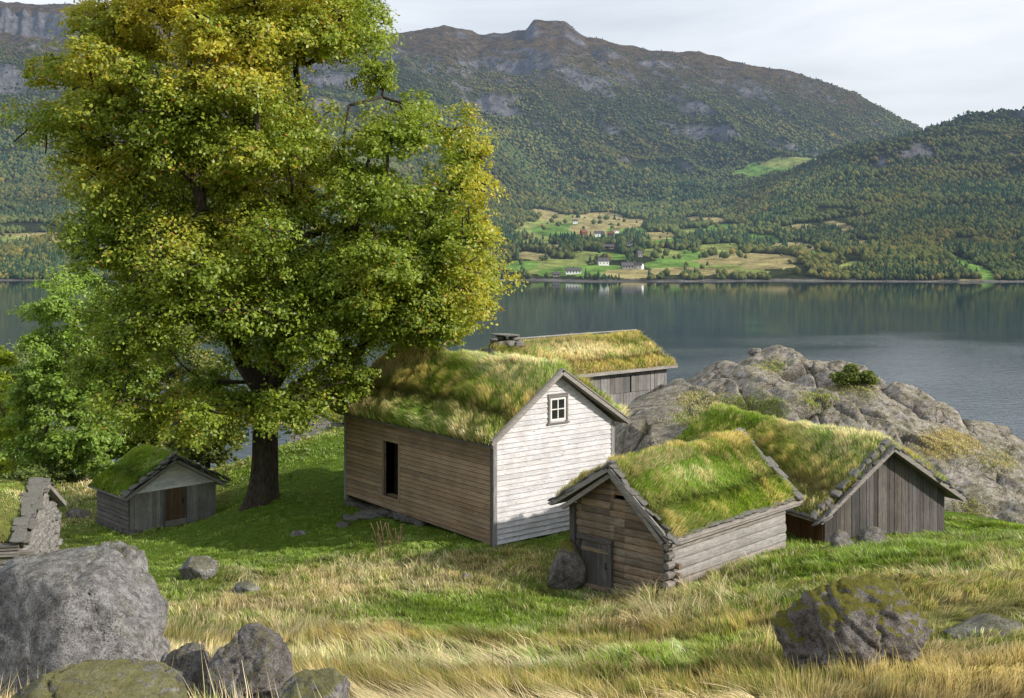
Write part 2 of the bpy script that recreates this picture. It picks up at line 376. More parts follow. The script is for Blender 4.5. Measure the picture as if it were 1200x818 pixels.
# ------------------------------------------------------------------ blades
def blades(root, up, h, w, col, lean=.35, seed=1, wind=(-.12, .0), field=None):
    """every blade: five vertices, three triangles. root (N,3)"""
    r = np.random.default_rng(seed); n = len(root)
    a = r.uniform(0, 2 * np.pi, n); side = np.stack([np.cos(a), np.sin(a), np.zeros(n)], 1) * (w / 2)[:, None]
    b = r.uniform(0, 2 * np.pi, n); l = np.abs(r.normal(0, lean, n)); L = np.stack([np.cos(b) * l + wind[0] * .6, np.sin(b) * l + wind[1], np.zeros(n)], 1)
    if field is not None: L = L + field
    up = np.asarray(up); H = h[:, None]
    p0 = root; p1 = root + up * H * .55 + L * H * .3; p2 = root + up * H * .95 + L * H * .95
    V = np.stack([p0 - side, p0 + side, p1 + side * .75, p1 - side * .75, p2], 1).reshape(-1, 3)
    i = np.arange(n)[:, None] * 5
    Fc = np.concatenate([i + [0, 1, 2], i + [0, 2, 3], i + [3, 2, 4]], 1).reshape(-1, 3)
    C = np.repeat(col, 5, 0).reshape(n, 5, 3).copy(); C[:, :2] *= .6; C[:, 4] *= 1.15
    return V, Fc, C.reshape(-1, 3)
def grass_colours(dr, r, shade=None):
    n = len(dr); u = r.random(n)
    green = GREEN + (BRIGHT - GREEN) * r.random(n)[:, None]; straw = OCHRE + (STRAW - OCHRE) * r.random(n)[:, None]
    m = np.clip((dr - u) * 3 + .5, 0, 1)[:, None]
    c = green * (1 - m) + straw * m
    ol = (r.random(n) < .12)[:, None]; c = np.where(ol, OLIVE, c)
    return c * r.uniform(.7, 1.25, n)[:, None]
EXCL = []   # footprints without grass: (cx, cy, ux, uy, half u, half v)
def excluded(x, y):
    m = np.zeros(x.shape, bool)
    for cx, cy, ux, uy, hu, hv in EXCL:
        dx, dy = x - cx, y - cy; m |= (np.abs(dx * ux + dy * uy) < hu) & (np.abs(-dx * uy + dy * ux) < hv)
    return m
def meadow(name, label, Y0, Y1, dens, wfac, seed, px0=-150, px1=1400):
    r = np.random.default_rng(seed)
    n = int(dens * (Y1 - Y0) * (px1 - px0) / F * (Y0 + Y1) / 2)
    Yy = np.sqrt(r.uniform(Y0 ** 2, Y1 ** 2, n)); Xx = (r.uniform(px0, px1, n) - CX) / F * Yy
    # tussocks: gather part of the blades
    f1, f2, cid, dx, dy = voro(Xx * 2.2, Yy * 2.2, 5)
    pull = r.random(n) * .6 * (cid > .35); Xx = Xx - dx / 2.2 * pull; Yy = Yy - dy / 2.2 * pull
    k = ~excluded(Xx, Yy); k &= crag_z(Xx, Yy) < ground(Xx, Yy) + .05
    Xx, Yy = Xx[k], Yy[k]; cid = cid[k]; n = len(Xx)
    dr = dryness(Xx, Yy); hh = np.clip(ZH(Xx, Yy), .06, .5) * (.45 + .75 * cid + .35 * fbm(Xx * .9, Yy * .9, 0, 41, 2))
    hh = hh * r.uniform(.4, 1.1, n)
    tall = (r.random(n) < .07) & (dr > .4); hh = np.where(tall, hh * 1.7, hh); dr2 = np.where(tall, 1, dr)
    w = (.008 + .0007 * Yy) * wfac * r.uniform(.7, 1.3, n); w = np.where(tall, w * .7, w) * np.clip(np.sqrt(hh / .22), .5, 1)
    root = np.stack([Xx, Yy, ground(Xx, Yy) - .02], 1)
    fa = 3.14 * (1 + fbm(Xx * .5, Yy * .5, 0, 43, 2)) * 2 + 3.0; fs = np.clip(.22 + .6 * fbm(Xx * .8, Yy * .8, 0, 44, 3), 0, .6) + .3 * (cid > .85)
    field = np.stack([np.cos(fa) * fs, np.sin(fa) * fs, -.35 * fs], 1)
    shade = (.82 + .5 * fbm(Xx * 1.2, Yy * 1.2, 0, 46, 3) + .25 * (cid - .5))[:, None]
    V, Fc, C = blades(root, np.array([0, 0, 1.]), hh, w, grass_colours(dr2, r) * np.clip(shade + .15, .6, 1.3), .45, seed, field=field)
    return tag(build(name, V, Fc, M['grass'], col=C), label, 'grass', kind='stuff')

# ------------------------------------------------------------------ rocks
def ico(sub):
    import bmesh
    bm = bmesh.new(); bmesh.ops.create_icosphere(bm, subdivisions=sub, radius=1.0)
    V = np.array([v.co[:] for v in bm.verts]); Fc = np.array([[v.index for v in f.verts] for f in bm.faces]); bm.free(); return V, Fc
ICO = {k: ico(k) for k in (2, 3, 4, 5, 6)}
def rock(name, loc, size, label, cat='boulder', sub=5, seed=1, mat='rock', rz=0.0, cuts=9, rough=.16, group=None, parent=None, tilt=0.0, planes=()):
    V, Fc = ICO[sub]; V = V.copy(); r = np.random.default_rng(seed)
    for _ in range(cuts):                                   # flat fracture faces
        nrm = r.normal(size=3); nrm /= np.linalg.norm(nrm); dd = r.uniform(.55, .88)
        t = V @ nrm - dd; V -= np.outer(np.maximum(t, 0), nrm) * .97
    for nx, ny, nz_, dd in planes:
        nrm = np.array([nx, ny, nz_]) / math.sqrt(nx*nx+ny*ny+nz_*nz_); t = V @ nrm - dd; V -= np.outer(np.maximum(t, 0), nrm) * .97
    q = V + seed * 3.1
    rad = 1 + rough * fbm(q[:, 0] * 1.6, q[:, 1] * 1.6, q[:, 2] * 1.6, seed, 5) + rough * .45 * (ridged(q[:, 0] * 3, q[:, 1] * 3, q[:, 2] * 3, seed + 4, 4) - .5) + rough * .22 * fbm(q[:, 0] * 11, q[:, 1] * 11, q[:, 2] * 11, seed + 9, 3)
    a1, b1 = q[:, 0] * 1.1 + q[:, 2] * .8, q[:, 1] * 1.1 - q[:, 2] * .9
    wv = .25 * fbm(q[:, 0] * 2, q[:, 1] * 2, q[:, 2] * 2, seed + 15, 3)
    f1, f2, cid, _x, _y = voro((a1 + wv) * 1.15, (b1 + wv) * .8, seed + 2); rad = rad + .07 * (cid - .5) + .06 * _x * (cid * 77 % 1) - .06 * np.exp(-((f2 - f1) / .05) ** 2)
    f1, f2, cid, _x, _y = voro((a1 - wv) * 3.1 + 4, (b1 + wv) * 2.4, seed + 3); rad = rad + .035 * (cid - .5) + .03 * _x - .018 * np.exp(-((f2 - f1) / .07) ** 2)
    V = V * rad[:, None] * np.array(size)
    if tilt: c, s = math.cos(tilt), math.sin(tilt); V = np.stack([V[:, 0] * c - V[:, 2] * s, V[:, 1], V[:, 0] * s + V[:, 2] * c], 1)
    o = build(name, V, Fc, M[mat], parent, True); o.location = loc; o.rotation_euler = (0, 0, rz)
    if parent is None: tag(o, label, cat, group)
    return o
def rock_px(px, py_top, py_bot, Y, wpx, depth, label, **kw):
    """boulder between two pixel rows at a distance"""
    s = Y / F; h = (py_bot - py_top) * s; c = P(px, (py_top + py_bot) / 2, Y)
    return rock(kw.pop('name', 'boulder'), tuple(c), (wpx * s / 2, depth, h / 2 * 1.08), label, **kw)

# ------------------------------------------------------------------ the crag on the right
crag_pts = [(700,492,50),(735,535,43),(760,526,43),(790,474,48),(745,466,54),(775,455,54),(820,443,56),(855,428,58),(890,421,61),(915,421,62),(940,424,62),(975,432,61),(1000,432,60),(1060,452,58),
            (1130,487,56),(1200,520,54),(860,470,49.5),(950,470,51),(1000,492,48),(1080,525,46.5),(1150,562,44.5),(1115,603,42),(1200,618,41),(1150,632,40.2),(900,505,45.5),
            (1040,480,50),(1100,505,50),(1160,530,49),(930,445,56),(860,445,54),(1250,545,52),(1300,600,44),(1260,625,41),(1400,600,50),(820,505,44.5),(990,545,43),(1050,560,42.6)]
cpw = [P(*c) for c in crag_pts]
cpw += [np.array(v) for v in [(3,56,40.6),(6,60,41.2),(10,66,40.5),(16,66,39),(22,64,37),(30,62,34),(36,58,33),(40,48,35),(36,40,37.5)]]
CR = RBF([(p[0], p[1]) for p in cpw], [p[2] for p in cpw], .2)
crag_poly = np.array([(3.6,49.5),(4.2,43.6),(7,42.6),(9.5,43),(13,42.2),(15.2,41.3),(16.2,39.9),(19,39.6),(30,39.5),(38,42),(40,55),(28,63),(16,68),(9,66),(5.5,59)])
def poly_sd(x, y, poly):
    x = np.asarray(x, float); y = np.asarray(y, float); d = np.full(x.shape, 1e9); ins = np.zeros(x.shape, bool)
    for i in range(len(poly)):
        ax, ay = poly[i]; bx, by = poly[(i + 1) % len(poly)]
        t = np.clip(((x - ax) * (bx - ax) + (y - ay) * (by - ay)) / ((bx - ax) ** 2 + (by - ay) ** 2), 0, 1)
        d = np.minimum(d, np.hypot(x - ax - t * (bx - ax), y - ay - t * (by - ay)))
        c = ((ay > y) != (by > y)) & (x < (bx - ax) * (y - ay) / (by - ay + 1e-12) + ax); ins ^= c
    return np.where(ins, d, -d)
def crag_z(x, y, full=False, crack=False):
    x = np.asarray(x, float); y = np.asarray(y, float)
    z = CR(x, y); sd = poly_sd(x, y, crag_poly) + .5 * fbm(x * .6, y * .6, 0, 77, 2)
    z = z - np.maximum(0, .8 - sd) * 1.1
    z = np.where(sd < -2.5, -50, z)
    if full:
        wx = x + .5 * fbm(x * .5, y * .5, 0, 50, 3); wy = y + .5 * fbm(x * .5, y * .5, 0, 60, 3)
        z0_ = z; a = R(-24); u = wx * math.cos(a) - wy * math.sin(a); v = wx * math.sin(a) + wy * math.cos(a)
        f1, f2, cid, dx, dy = voro(u / 2.9, v / 8.0, 3)
        z = z + (cid - .5) * .75 + dx * (.4 + cid * 977 % 1) * 1.1 + dy * (cid * 463 % 1 - .5) * .7 - .75 * np.exp(-((f2 - f1) / .04) ** 2) * (cid > .15)
        ck = np.exp(-((f2 - f1) / .055) ** 2)
        f1, f2, cid, dx, dy = voro(u / 1.2 + 9, v / 3.6, 9)
        ck = np.maximum(ck, .85 * np.exp(-((f2 - f1) / .07) ** 2) * sstep(-.3, .25, fbm(u * .3, v * .2, 0, 18, 2)))
        f3, f4, c3, _a, _b = voro(u / .45 + 5, v / 1.6, 29); ck = np.maximum(ck, .6 * np.exp(-((f4 - f3) / .06) ** 2) * (c3 > .4)); z = z - .07 * ck
        z = z + ((cid - .5) * .38 + dx * (cid * 977 % 1 - .1) * .6 - .42 * np.exp(-((f2 - f1) / .05) ** 2)) * sstep(-.3, .25, fbm(u * .3, v * .2, 0, 18, 2))
        z = z + .30 * (ridged(u * .5, v * .16, 0, 8, 5) - .5) + .16 * fbm(u * 2.4, v * 1.0, 0, 6, 5)
        z = z0_ + (z - z0_) * (.3 + .7 * sstep(6, 10, x)) - .08 - .15 * sstep(10, 14, x)
        if crack: return z, ck
    return z
cx_ = np.concatenate([np.arange(2, 29, .085), np.arange(29, 43, .2)]); cy_ = np.concatenate([np.arange(38.2, 62, .11), np.arange(62, 70, .3)])
X, Y = np.meshgrid(cx_, cy_, indexing='ij'); Z, CK = crag_z(X, Y, True, True); dk = 1 - .85 * np.clip(CK, 0, 1); Z = np.maximum(Z, ground(X, Y) - 2.2)
crag = build('rock_outcrop', np.stack([X, Y, Z], -1).reshape(-1, 3), grid_faces(len(cx_), len(cy_)), M['crag'], smooth=False, col=np.stack([dk * (1 + .08 * CK), dk * (1 + .10 * CK), dk * .95], -1).reshape(-1, 3))
tag(crag, 'long grey cracked granite outcrop with moss rising behind the plank shed beside the lake', 'rock outcrop')
def crag_top(x, y): return float(crag_z(np.array([x]), np.array([y]), True)[0])

# ------------------------------------------------------------------ far side of the lake
lay_px = [-1500,-600,-200,0,100,300,455,520,560,608,628,664,760,800,860,900,940,1000,1075,1130,1200,1500,2000,2800]
LAY = {
 1150: [330]*24,
 1230: [314,315,316,317,318,318,318,318,317,317,317,317,317,318,318,317,316,315,312,310,312,314,310,310],
 1400: [300,302,303,304,304,303,303,303,303,302,302,302,301,301,301,300,298,296,292,290,292,292,290,285],
 1800: [262,264,266,268,268,264,266,268,272,276,277,277,277,278,278,275,270,260,250,246,246,240,230,220],
 2300: [190,200,210,214,214,202,210,225,240,252,256,257,258,258,252,236,218,200,188,186,186,162,150,140],
 2600: [140,150,160,166,168,160,170,185,205,228,238,242,245,243,232,217,204,180,152,144,138,112,100,90],
 2800: [110,118,126,130,132,128,140,160,182,210,222,228,232,232,226,216,206,176,151,160,162,138,125,115],
 3300: [40,46,52,56,58,66,95,115,135,155,165,172,180,184,190,194,204,214,222,228,236,220,215,210],
 3800: [4,6,8,10,14,30,58,66,80,82,72,74,106,112,124,134,146,166,190,205,230,235,235,235],
 4300: [-10,-4,0,2,8,24,38,27,42,37,35,38,60,66,72,78,85,105,143,185,228,240,240,240],
 4900: [40,50,60,60,60,70,80,75,80,80,60,62,100,110,120,130,140,160,190,220,250,250,250,250],
 6500: [200]*24}
lk = sorted(LAY); tab = np.array([[CZ - (py - HZ) / F * k for py in LAY[k]] for k in lk])
tab = np.vstack([np.full(24, -30.), tab]); lk = [950] + lk
def far_z(px, Yd):
    px = np.asarray(px, float); Yd = np.asarray(Yd, float)
    cols = np.stack([np.interp(px, lay_px, row) for row in tab], 0)
    k = np.clip(np.searchsorted(lk, Yd) - 1, 0, len(lk) - 2)
    L = np.array(lk, float); t = (Yd - L[k]) / (L[k + 1] - L[k])
    z0 = np.take_along_axis(cols, k[None], 0)[0]; z1 = np.take_along_axis(cols, (k + 1)[None], 0)[0]
    z = z0 + (z1 - z0) * t
    x = (px - CX) / F * Yd
    amp = np.clip((z - 25) / 220, 0, 1) * (1 - .55 * sstep(3900, 4200, Yd))
    u_ = x * .85 + Yd * .5; v_ = -x * .5 + Yd * .85
    g = ridged(u_ / 520 + .25 * fbm(x / 300, Yd / 300, 0, 71, 2), v_ / 1300, 0, 70, 5) - .45
    z = z + amp * 120 * g + amp * 16 * (ridged(u_ / 150, v_ / 320, 0, 170, 4) - .45) + np.clip(z / 30, 0, 1) * (9 * fbm(x / 130, Yd / 130, 0, 73, 4)) + 5 * fbm(x / 60, Yd / 60, 0, 74, 3) * np.clip(z / 12 + .2, 0, 1)
    # terraces = cliffs
    zt = z + .10 * x + 110 * fbm(x / 420, Yd / 420, 0, 75, 4); q = zt / 150; fr = q - np.floor(q)
    st = (np.floor(q) + sstep(.5, .8, fr)) * 150
    z = z + (st - zt) * (.25 + .35 * sstep(300, 420, z)) * np.clip((z - 130) / 150, 0, 1) * sstep(-.05, .35, fbm(x / 380, Yd / 380, 0, 79, 3)) * (1 - .8 * (px > 1085) * (Yd < 3000)) * (1 - sstep(3900, 4250, Yd))
    z = z + 36 * sstep(614, 627, px) * (1 - sstep(660, 690, px)) * sstep(4080, 4200, Yd) * (1 - sstep(4420, 4600, Yd))
    z = z + 26 * sstep(330, 520, z) * (ridged(u_ / 95, v_ / 260, 0, 171, 4) - .5) * (1 - .7 * sstep(3950, 4250, Yd))
    cl = Yd + 90 * fbm(x / 260, 0 * x, 0, 172, 3); z = z + 42 * (sstep(2400, 2450, cl) - sstep(2120, 2440, cl)) * sstep(985, 1050, px) * sstep(-.5, .1, fbm(x / 300, Yd / 900, 0, 173, 2))
    z = z + 2.5 * (Yd < 1300) * fbm(x / 90, Yd / 200, 0, 76, 2)
    return z
pxs = np.unique(np.concatenate([np.linspace(-1500, -60, 120), np.arange(-60, 1262, 1.6), np.linspace(1262, 2800, 120)]))
Ys = np.unique(np.concatenate([np.linspace(950, 1130, 6), np.linspace(1130, 2000, 190), np.linspace(2000, 4400, 330), np.linspace(4400, 6500, 25)]))
PX, YY = np.meshgrid(pxs, Ys, indexing='ij'); ZZ = far_z(PX, YY); XX = (PX - CX) / F * YY
fields = [  # centre px, py, rx, ry, colour kind (0 green, 1 pale green, 2 straw)
 (648,313,34,8,1),(655,318,22,5,0),(700,317,34,6,0),(740,321,32,5,2),(650,268,40,14,1),(672,272,38,9,0),(700,268,30,7,2),(640,252,16,6,2),(735,270,22,5,0),(735,262,32,5,2),
 (780,284,22,5,0),(770,276,24,4,2),(820,272,22,4,1),(850,267,20,4,0),(985,267,14,6,2),(870,304,60,6,2),(800,300,26,6,0),(845,292,24,6,1),(930,290,26,5,2),(960,300,20,5,0),(770,296,22,5,1),(890,280,22,5,0),(940,268,20,5,2),(790,311,30,5,0),(860,316,34,5,1),(1010,285,16,4,2),(715,300,18,4,0),(630,283,18,6,1),(610,312,18,6,0),(1000,312,16,5,1),(820,258,24,4,2),(700,255,24,5,2),(905,196,26,6,0),(925,190,26,5,1),(880,203,18,4,0),(1142,316,14,13,0),(1125,330,30,3,2),
 (45,277,48,4,2),(20,280,34,3,1),(-60,285,80,5,1),(85,285,30,3,2),(810,318,40,4,2),(620,300,20,4,2),(690,300,20,5,1),(900,312,30,3,2),(650,290,18,3,2)]
def field_at(PX, YY, ZZ):
    py = HZ + (CZ - ZZ) / YY * F
    fm = np.zeros(PX.shape); fk = np.zeros(PX.shape)
    wob = .9 * fbm(PX / 11, py / 5, 0, 81, 4)
    for cx, cy, rx, ry, kd in fields:
        d2 = ((PX - cx + (py - cy) * 1.5 * math.sin(cx)) / rx) ** 2 + ((py - cy) / ry) ** 2
        m = (d2 < 1.35 + wob); fm = np.where(m, 1, fm); fk = np.where(m, kd, fk)
    return fm, fk
fm, fk = field_at(PX, YY, ZZ)
dzx = np.gradient(ZZ, axis=0) / np.maximum(np.gradient(XX, axis=0), .1); dzy = np.gradient(ZZ, axis=1) / np.gradient(YY, axis=1)
slope = np.hypot(dzx, dzy)
rocky = sstep(.95, 1.5, slope + .6 * fbm(XX / 60, YY / 60, ZZ / 45, 83, 5) + .40 * sstep(330, 560, ZZ) - .06) * (ZZ > 10)
high = sstep(380, 640, ZZ + 120 * fbm(XX / 260, YY / 260, 0, 85, 4))
forestc = np.array([.044, .052, .020]); heath = np.array([.10, .068, .03]); rk = np.array([.15, .145, .15])
C = forestc * (1 - high[..., None]) + heath * high[..., None]
sp = sstep(.1, .5, fbm(XX / 40, YY / 60, ZZ / 40, 87, 4))[..., None]
C = C * (1 - sp * high[..., None] * .6) + rk * .55 * sp * high[..., None] * .6
C = C * (1 - rocky[..., None]) + rk * rocky[..., None]
fc = np.array([[.17, .29, .06], [.27, .31, .09], [.38, .32, .14]])[fk.astype(int)]
C = np.where(fm[..., None] > 0, fc, C)
shore = ((ZZ < 1.6) & (ZZ > -3))[..., None]; C = np.where(shore, np.array([.16, .15, .13]), C)
n = nodes('far_hillside'); at = n.new('ShaderNodeAttribute'); at.attribute_name = 'Col'
geo = n.new('ShaderNodeNewGeometry')
nz = n.new('ShaderNodeTexNoise'); nz.inputs['Scale'].default_value = .035; nz.inputs['Detail'].default_value = 8; nz.inputs['Roughness'].default_value = .7; n.link(geo.outputs['Position'], nz.inputs['Vector'])
c = n.mix(1.0, at.outputs['Color'], n.ramp(nz.outputs['Fac'], [(.32, .35), (.68, 1.7)]), 'MULTIPLY')
b = n.new('ShaderNodeBsdfDiffuse'); n.link(c, b.inputs[0]); n.link(n.bump(nz.outputs['Fac'], .9, 22), b.inputs['Normal'])
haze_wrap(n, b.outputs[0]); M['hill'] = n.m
hills = build('hills', np.stack([XX, YY, ZZ], -1).reshape(-1, 3), grid_faces(len(pxs), len(Ys)), M['hill'], smooth=True, col=C.reshape(-1, 3)); hills['kind'] = 'structure'

# forest on the hillsides: one mass of small trees
n = nodes('far_foliage'); at = n.new('ShaderNodeAttribute'); at.attribute_name = 'Col'
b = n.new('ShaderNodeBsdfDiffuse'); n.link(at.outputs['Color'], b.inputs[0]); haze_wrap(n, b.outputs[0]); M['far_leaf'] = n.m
FARM = [(707,311),(749,315),(672,321),(652,324),(735,315),(684,276),(702,277),(716,277),(722,273),(674,262),(714,292),(738,288),(749,301)]
def far_forest(N, seed):
    r = np.random.default_rng(seed)
    px = r.uniform(-160, 1360, N); Yd = 1150 + (4350 - 1150) * r.random(N) ** 1.25
    z = far_z(px, Yd); x = (px - CX) / F * Yd
    fm, fk = field_at(px, Yd, z)
    e = 6.0; zx = far_z(px + e / Yd * F, Yd); zy = far_z(px, Yd + e)
    sl = np.hypot(zx - z, zy - z) / e
    dens = fbm(x / 130, Yd / 130, 0, 91, 3)
    lim = 640 + 160 * fbm(x / 260, Yd / 260, 0, 85, 4)
    keep = (z > 1.0) & ((sl < 1.15 + .5 * dens) | (r.random(N) < .3)) & ((fm < .5) | (r.random(N) < .012)) & (r.random(N) > sstep(lim - 230, lim, z) * .97)
    keep &= (dens > -.45) | (z > 120)
    keep &= (fbm(x / 55, Yd / 75, 0, 192, 3) > -.42) | (r.random(N) < .25)
    low = (px > 588) & (px < 765) & (Yd < 1420); low |= (px >= 765) & (px < 1010) & (Yd < 1330) & (fbm(px / 30, Yd / 120, 0, 199, 2) > -.1); keep &= ~low | ((r.random(N) < .34) & (fbm(px / 9, Yd / 60, 0, 99, 2) > .0))
    for hx, hy in FARM: keep &= ~((np.abs(px - hx) < 9) & (HZ + (CZ - z) / Yd * F > hy - 2) & (HZ + (CZ - z) / Yd * F < hy + 9))
    px, Yd, z, x, dens = [a[keep] for a in (px, Yd, z, x, dens)]; m = len(px)
    con = (r.random(m) < .16 + .5 * dens)
    h = r.uniform(3.5, 11.5, m) * (1 - .45 * sstep(200, 560, z)) * (1 + .25 * fbm(x / 45, Yd / 45, 0, 191, 2)); h = np.where(con, h * 1.45, h); h *= np.where(z < 14, .7, 1)
    w = np.where(con, h * .20, h * .42) * r.uniform(.8, 1.25, m) * (1 + .25 * sstep(1800, 3500, Yd))
    k = 6; V = []; ang = np.linspace(0, 2 * np.pi, k, endpoint=False)
    rings = [(.12, np.where(con, 1., .75)), (.5, np.where(con, .62, 1.))]
    for t, rr in rings:
        for a in ang:
            j = r.uniform(.65, 1.3, m)
            V.append(np.stack([x + np.cos(a) * w * rr * j, Yd + np.sin(a) * w * rr * j, z + h * (t + r.uniform(-.06, .06, m))], 1))
    V.append(np.stack([x, Yd, z + h * np.where(con, 1., .92)], 1))
    V = np.stack(V, 1)
    Fc = []
    for i in range(k):
        j = (i + 1) % k; Fc += [[i, j, k + j], [i, k + j, k + i], [k + i, k + j, 2 * k]]
    Fc = (np.arange(m)[:, None, None] * (2 * k + 1) + np.array(Fc)[None]).reshape(-1, 3)
    u = r.random(m)[:, None]; tone = sstep(-.3, .5, fbm(x / 200, Yd / 200, 0, 95, 3))[:, None]
    g1 = np.array([.052, .066, .022]); g2 = np.array([.124, .134, .038]); ye = np.array([.17, .14, .04]); cg = np.array([.024, .042, .020])
    c = g1 + (g2 - g1) * (u * .65 + tone * .35)
    c = np.where(r.random(m)[:, None] < .06 + .05 * sstep(100, 400, z)[:, None], ye, c); c = np.where(con[:, None], cg * (1 + .8 * u), c)
    c = c * (1 - .25 * sstep(900, 1100, px) * (Yd < 3000))[:, None] * (1.1 + .6 * fbm(x / 260, Yd / 380, 0, 195, 4))[:, None] * (1 + np.array([[.25, 0, -.15]]) * fbm(x / 150, Yd / 200, 0, 196, 3)[:, None])  # forest on the nearer right hill darkened to stand for its shaded side
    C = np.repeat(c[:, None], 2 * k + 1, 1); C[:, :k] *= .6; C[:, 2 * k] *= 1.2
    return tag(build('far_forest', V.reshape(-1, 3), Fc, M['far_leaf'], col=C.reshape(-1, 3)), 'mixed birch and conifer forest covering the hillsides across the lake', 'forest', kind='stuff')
far_forest(230000, 5)

def far_hit(px, py):
    Yd = np.linspace(1145, 4200, 3000); z = far_z(np.full(Yd.shape, px), Yd); d = (CZ - (py - HZ) / F * Yd) - z
    k = np.argmax(d < 0); return (px - CX) / F * Yd[k], Yd[k], z[k]
M['far_white'] = simple('far_white_paint', (.75, .75, .74)); M['far_red'] = simple('far_red_paint', (.20, .11, .09)); M['far_roof'] = simple('far_slate_roof', (.10, .10, .11)); M['far_roof_r'] = simple('far_tile_roof', (.17, .10, .08)); M['far_grey'] = simple('far_grey_boards', (.25, .24, .23))
def farmhouse(px, py, L, W, H, wall, roof, label, rz=.2, cat='house', name='farmhouse'):
    x, y, z = far_hit(px, py)
    o = empty(name, (x, y, z), rz); tag(o, label, cat, 'farm buildings across the lake')
    m = MB(); m.box((-L/2, -W/2, -3), (L/2, W/2, H)); m.add([(-L/2,-W/2,H),(-L/2,W/2,H),(-L/2,0,H+W*.42)], [(0,1,2)]); m.add([(L/2,-W/2,H),(L/2,W/2,H),(L/2,0,H+W*.42)], [(0,2,1)])
    m.build('wall', M[wall], o)
    m = MB(); e = .5
    for s in (-1, 1):
        a = H + W * .45; b_ = H - e * .84 + .15
        m.add([(-L/2-e, 0, a), (L/2+e, 0, a), (L/2+e, s*(W/2+e), b_), (-L/2-e, s*(W/2+e), b_), (-L/2-e, 0, a+.3), (L/2+e, 0, a+.3), (L/2+e, s*(W/2+e), b_+.3), (-L/2-e, s*(W/2+e), b_+.3)],
              [(0,1,2,3),(4,5,6,7),(0,1,5,4),(1,2,6,5),(2,3,7,6),(3,0,4,7)])
    m.box((-.5, -.4, a), (.4, .4, a + 1.4)); m.build('roof', M[roof], o)
    nw = max(2, int(L / 3))
    for i in range(nw):
        xx = -L/2 + (i + .5) * L / nw
        f = MB(); f.box((xx-.5, -W/2-.06, H*.4), (xx+.5, -W/2-.005, H*.4+1.2)); f.build('window', M['glass'], o)
for a in [(707,311,11,7,4.6,'far_white','far_roof','white farmhouse with grey roof standing alone in the lower lakeside meadow',.1),
          (749,315,8,6,3.6,'far_white','far_roof','small bright white cottage at the right end of the lakeside meadow',-.5),
          (672,321,15,6,3.2,'far_white','far_roof','long low white boathouse on the waterline below the green field',.0),
          (652,324,7,4,2.4,'far_grey','far_roof','small grey boathouse on the waterline left of the long white one',.1),
          (735,315,12,7,3.2,'far_grey','far_roof','grey barn just left of the small bright white cottage',.2),
          (684,276,9,8,5.2,'far_red','far_roof_r','red brown barn at the left end of the hillside farm row',.4),
          (702,277,14,8,4.4,'far_white','far_roof','wide white farmhouse in the middle of the hillside farm row',.1),
          (716,277,10,7,4.2,'far_grey','far_roof_r','grey barn with reddish roof right of the wide white farmhouse',-.2),
          (722,273,8,6,4.2,'far_white','far_roof_r','white house with reddish roof at the right end of the hillside farm row',.3),
          (674,262,8,6,4.0,'far_white','far_roof','small pale house above the hillside farm row near dark trees',.2),
          (714,292,15,6,3.0,'far_grey','far_roof','long low grey barn among trees below the hillside farm row',.1),
          (738,288,6,5,3.4,'far_white','far_roof','tiny pale cabin among trees right of the long low barn',-.3),
          (749,301,6,5,4.4,'far_grey','far_roof','narrow grey cabin on the slope above the small bright white cottage',.5)]:
    farmhouse(*a, cat='barn' if 'barn' in a[7] or 'boathouse' in a[7] else 'house', name='barn' if 'barn' in a[7] else ('boathouse' if 'boathouse' in a[7] else 'farmhouse'))

# ------------------------------------------------------------------ lake
n = nodes('lake_water'); geo = n.new('ShaderNodeNewGeometry'); sep = n.new('ShaderNodeSeparateXYZ'); n.link(geo.outputs['Position'], sep.inputs[0])
mp = n.new('ShaderNodeMapping'); mp.inputs['Scale'].default_value = (.55, 1.0, 1.0); mp.inputs['Rotation'].default_value = (0, 0, .3); n.link(geo.outputs['Position'], mp.inputs[0])
w1 = n.noise(mp.outputs[0], .5, 4, .6, .3); w2 = n.noise(mp.outputs[0], .018, 3, .5)
calm = n.math('ADD', n.math('MULTIPLY', sep.outputs[1], -1 / 480.0), 1.28)
calm = n.math('ADD', calm, n.math('MULTIPLY', n.math('SUBTRACT', w2, .5), .9))
calm = n.math('ADD', n.math('MULTIPLY', calm, .97, True), .025)
bp = n.new('ShaderNodeBump'); bp.inputs['Distance'].default_value = .34; n.link(calm, bp.inputs['Strength']); n.link(w1, bp.inputs['Height'])
b = n.new('ShaderNodeBsdfPrincipled'); b.inputs['Base Color'].default_value = (.014, .030, .045, 1); b.inputs['Roughness'].default_value = .06; b.inputs['IOR'].default_value = 1.33
n.link(bp.outputs[0], b.inputs['Normal']); n.link(b.outputs[0], n.out.inputs[0]); M['water'] = n.m
wx = np.linspace(-9000, 9000, 40); wy = np.concatenate([np.linspace(60, 1400, 50), [3000, 7000]])
X, Y = np.meshgrid(wx, wy, indexing='ij')
build('water', np.stack([X, Y, X * 0], -1).reshape(-1, 3), grid_faces(len(wx), len(wy)), M['water'], smooth=True)['kind'] = 'structure'

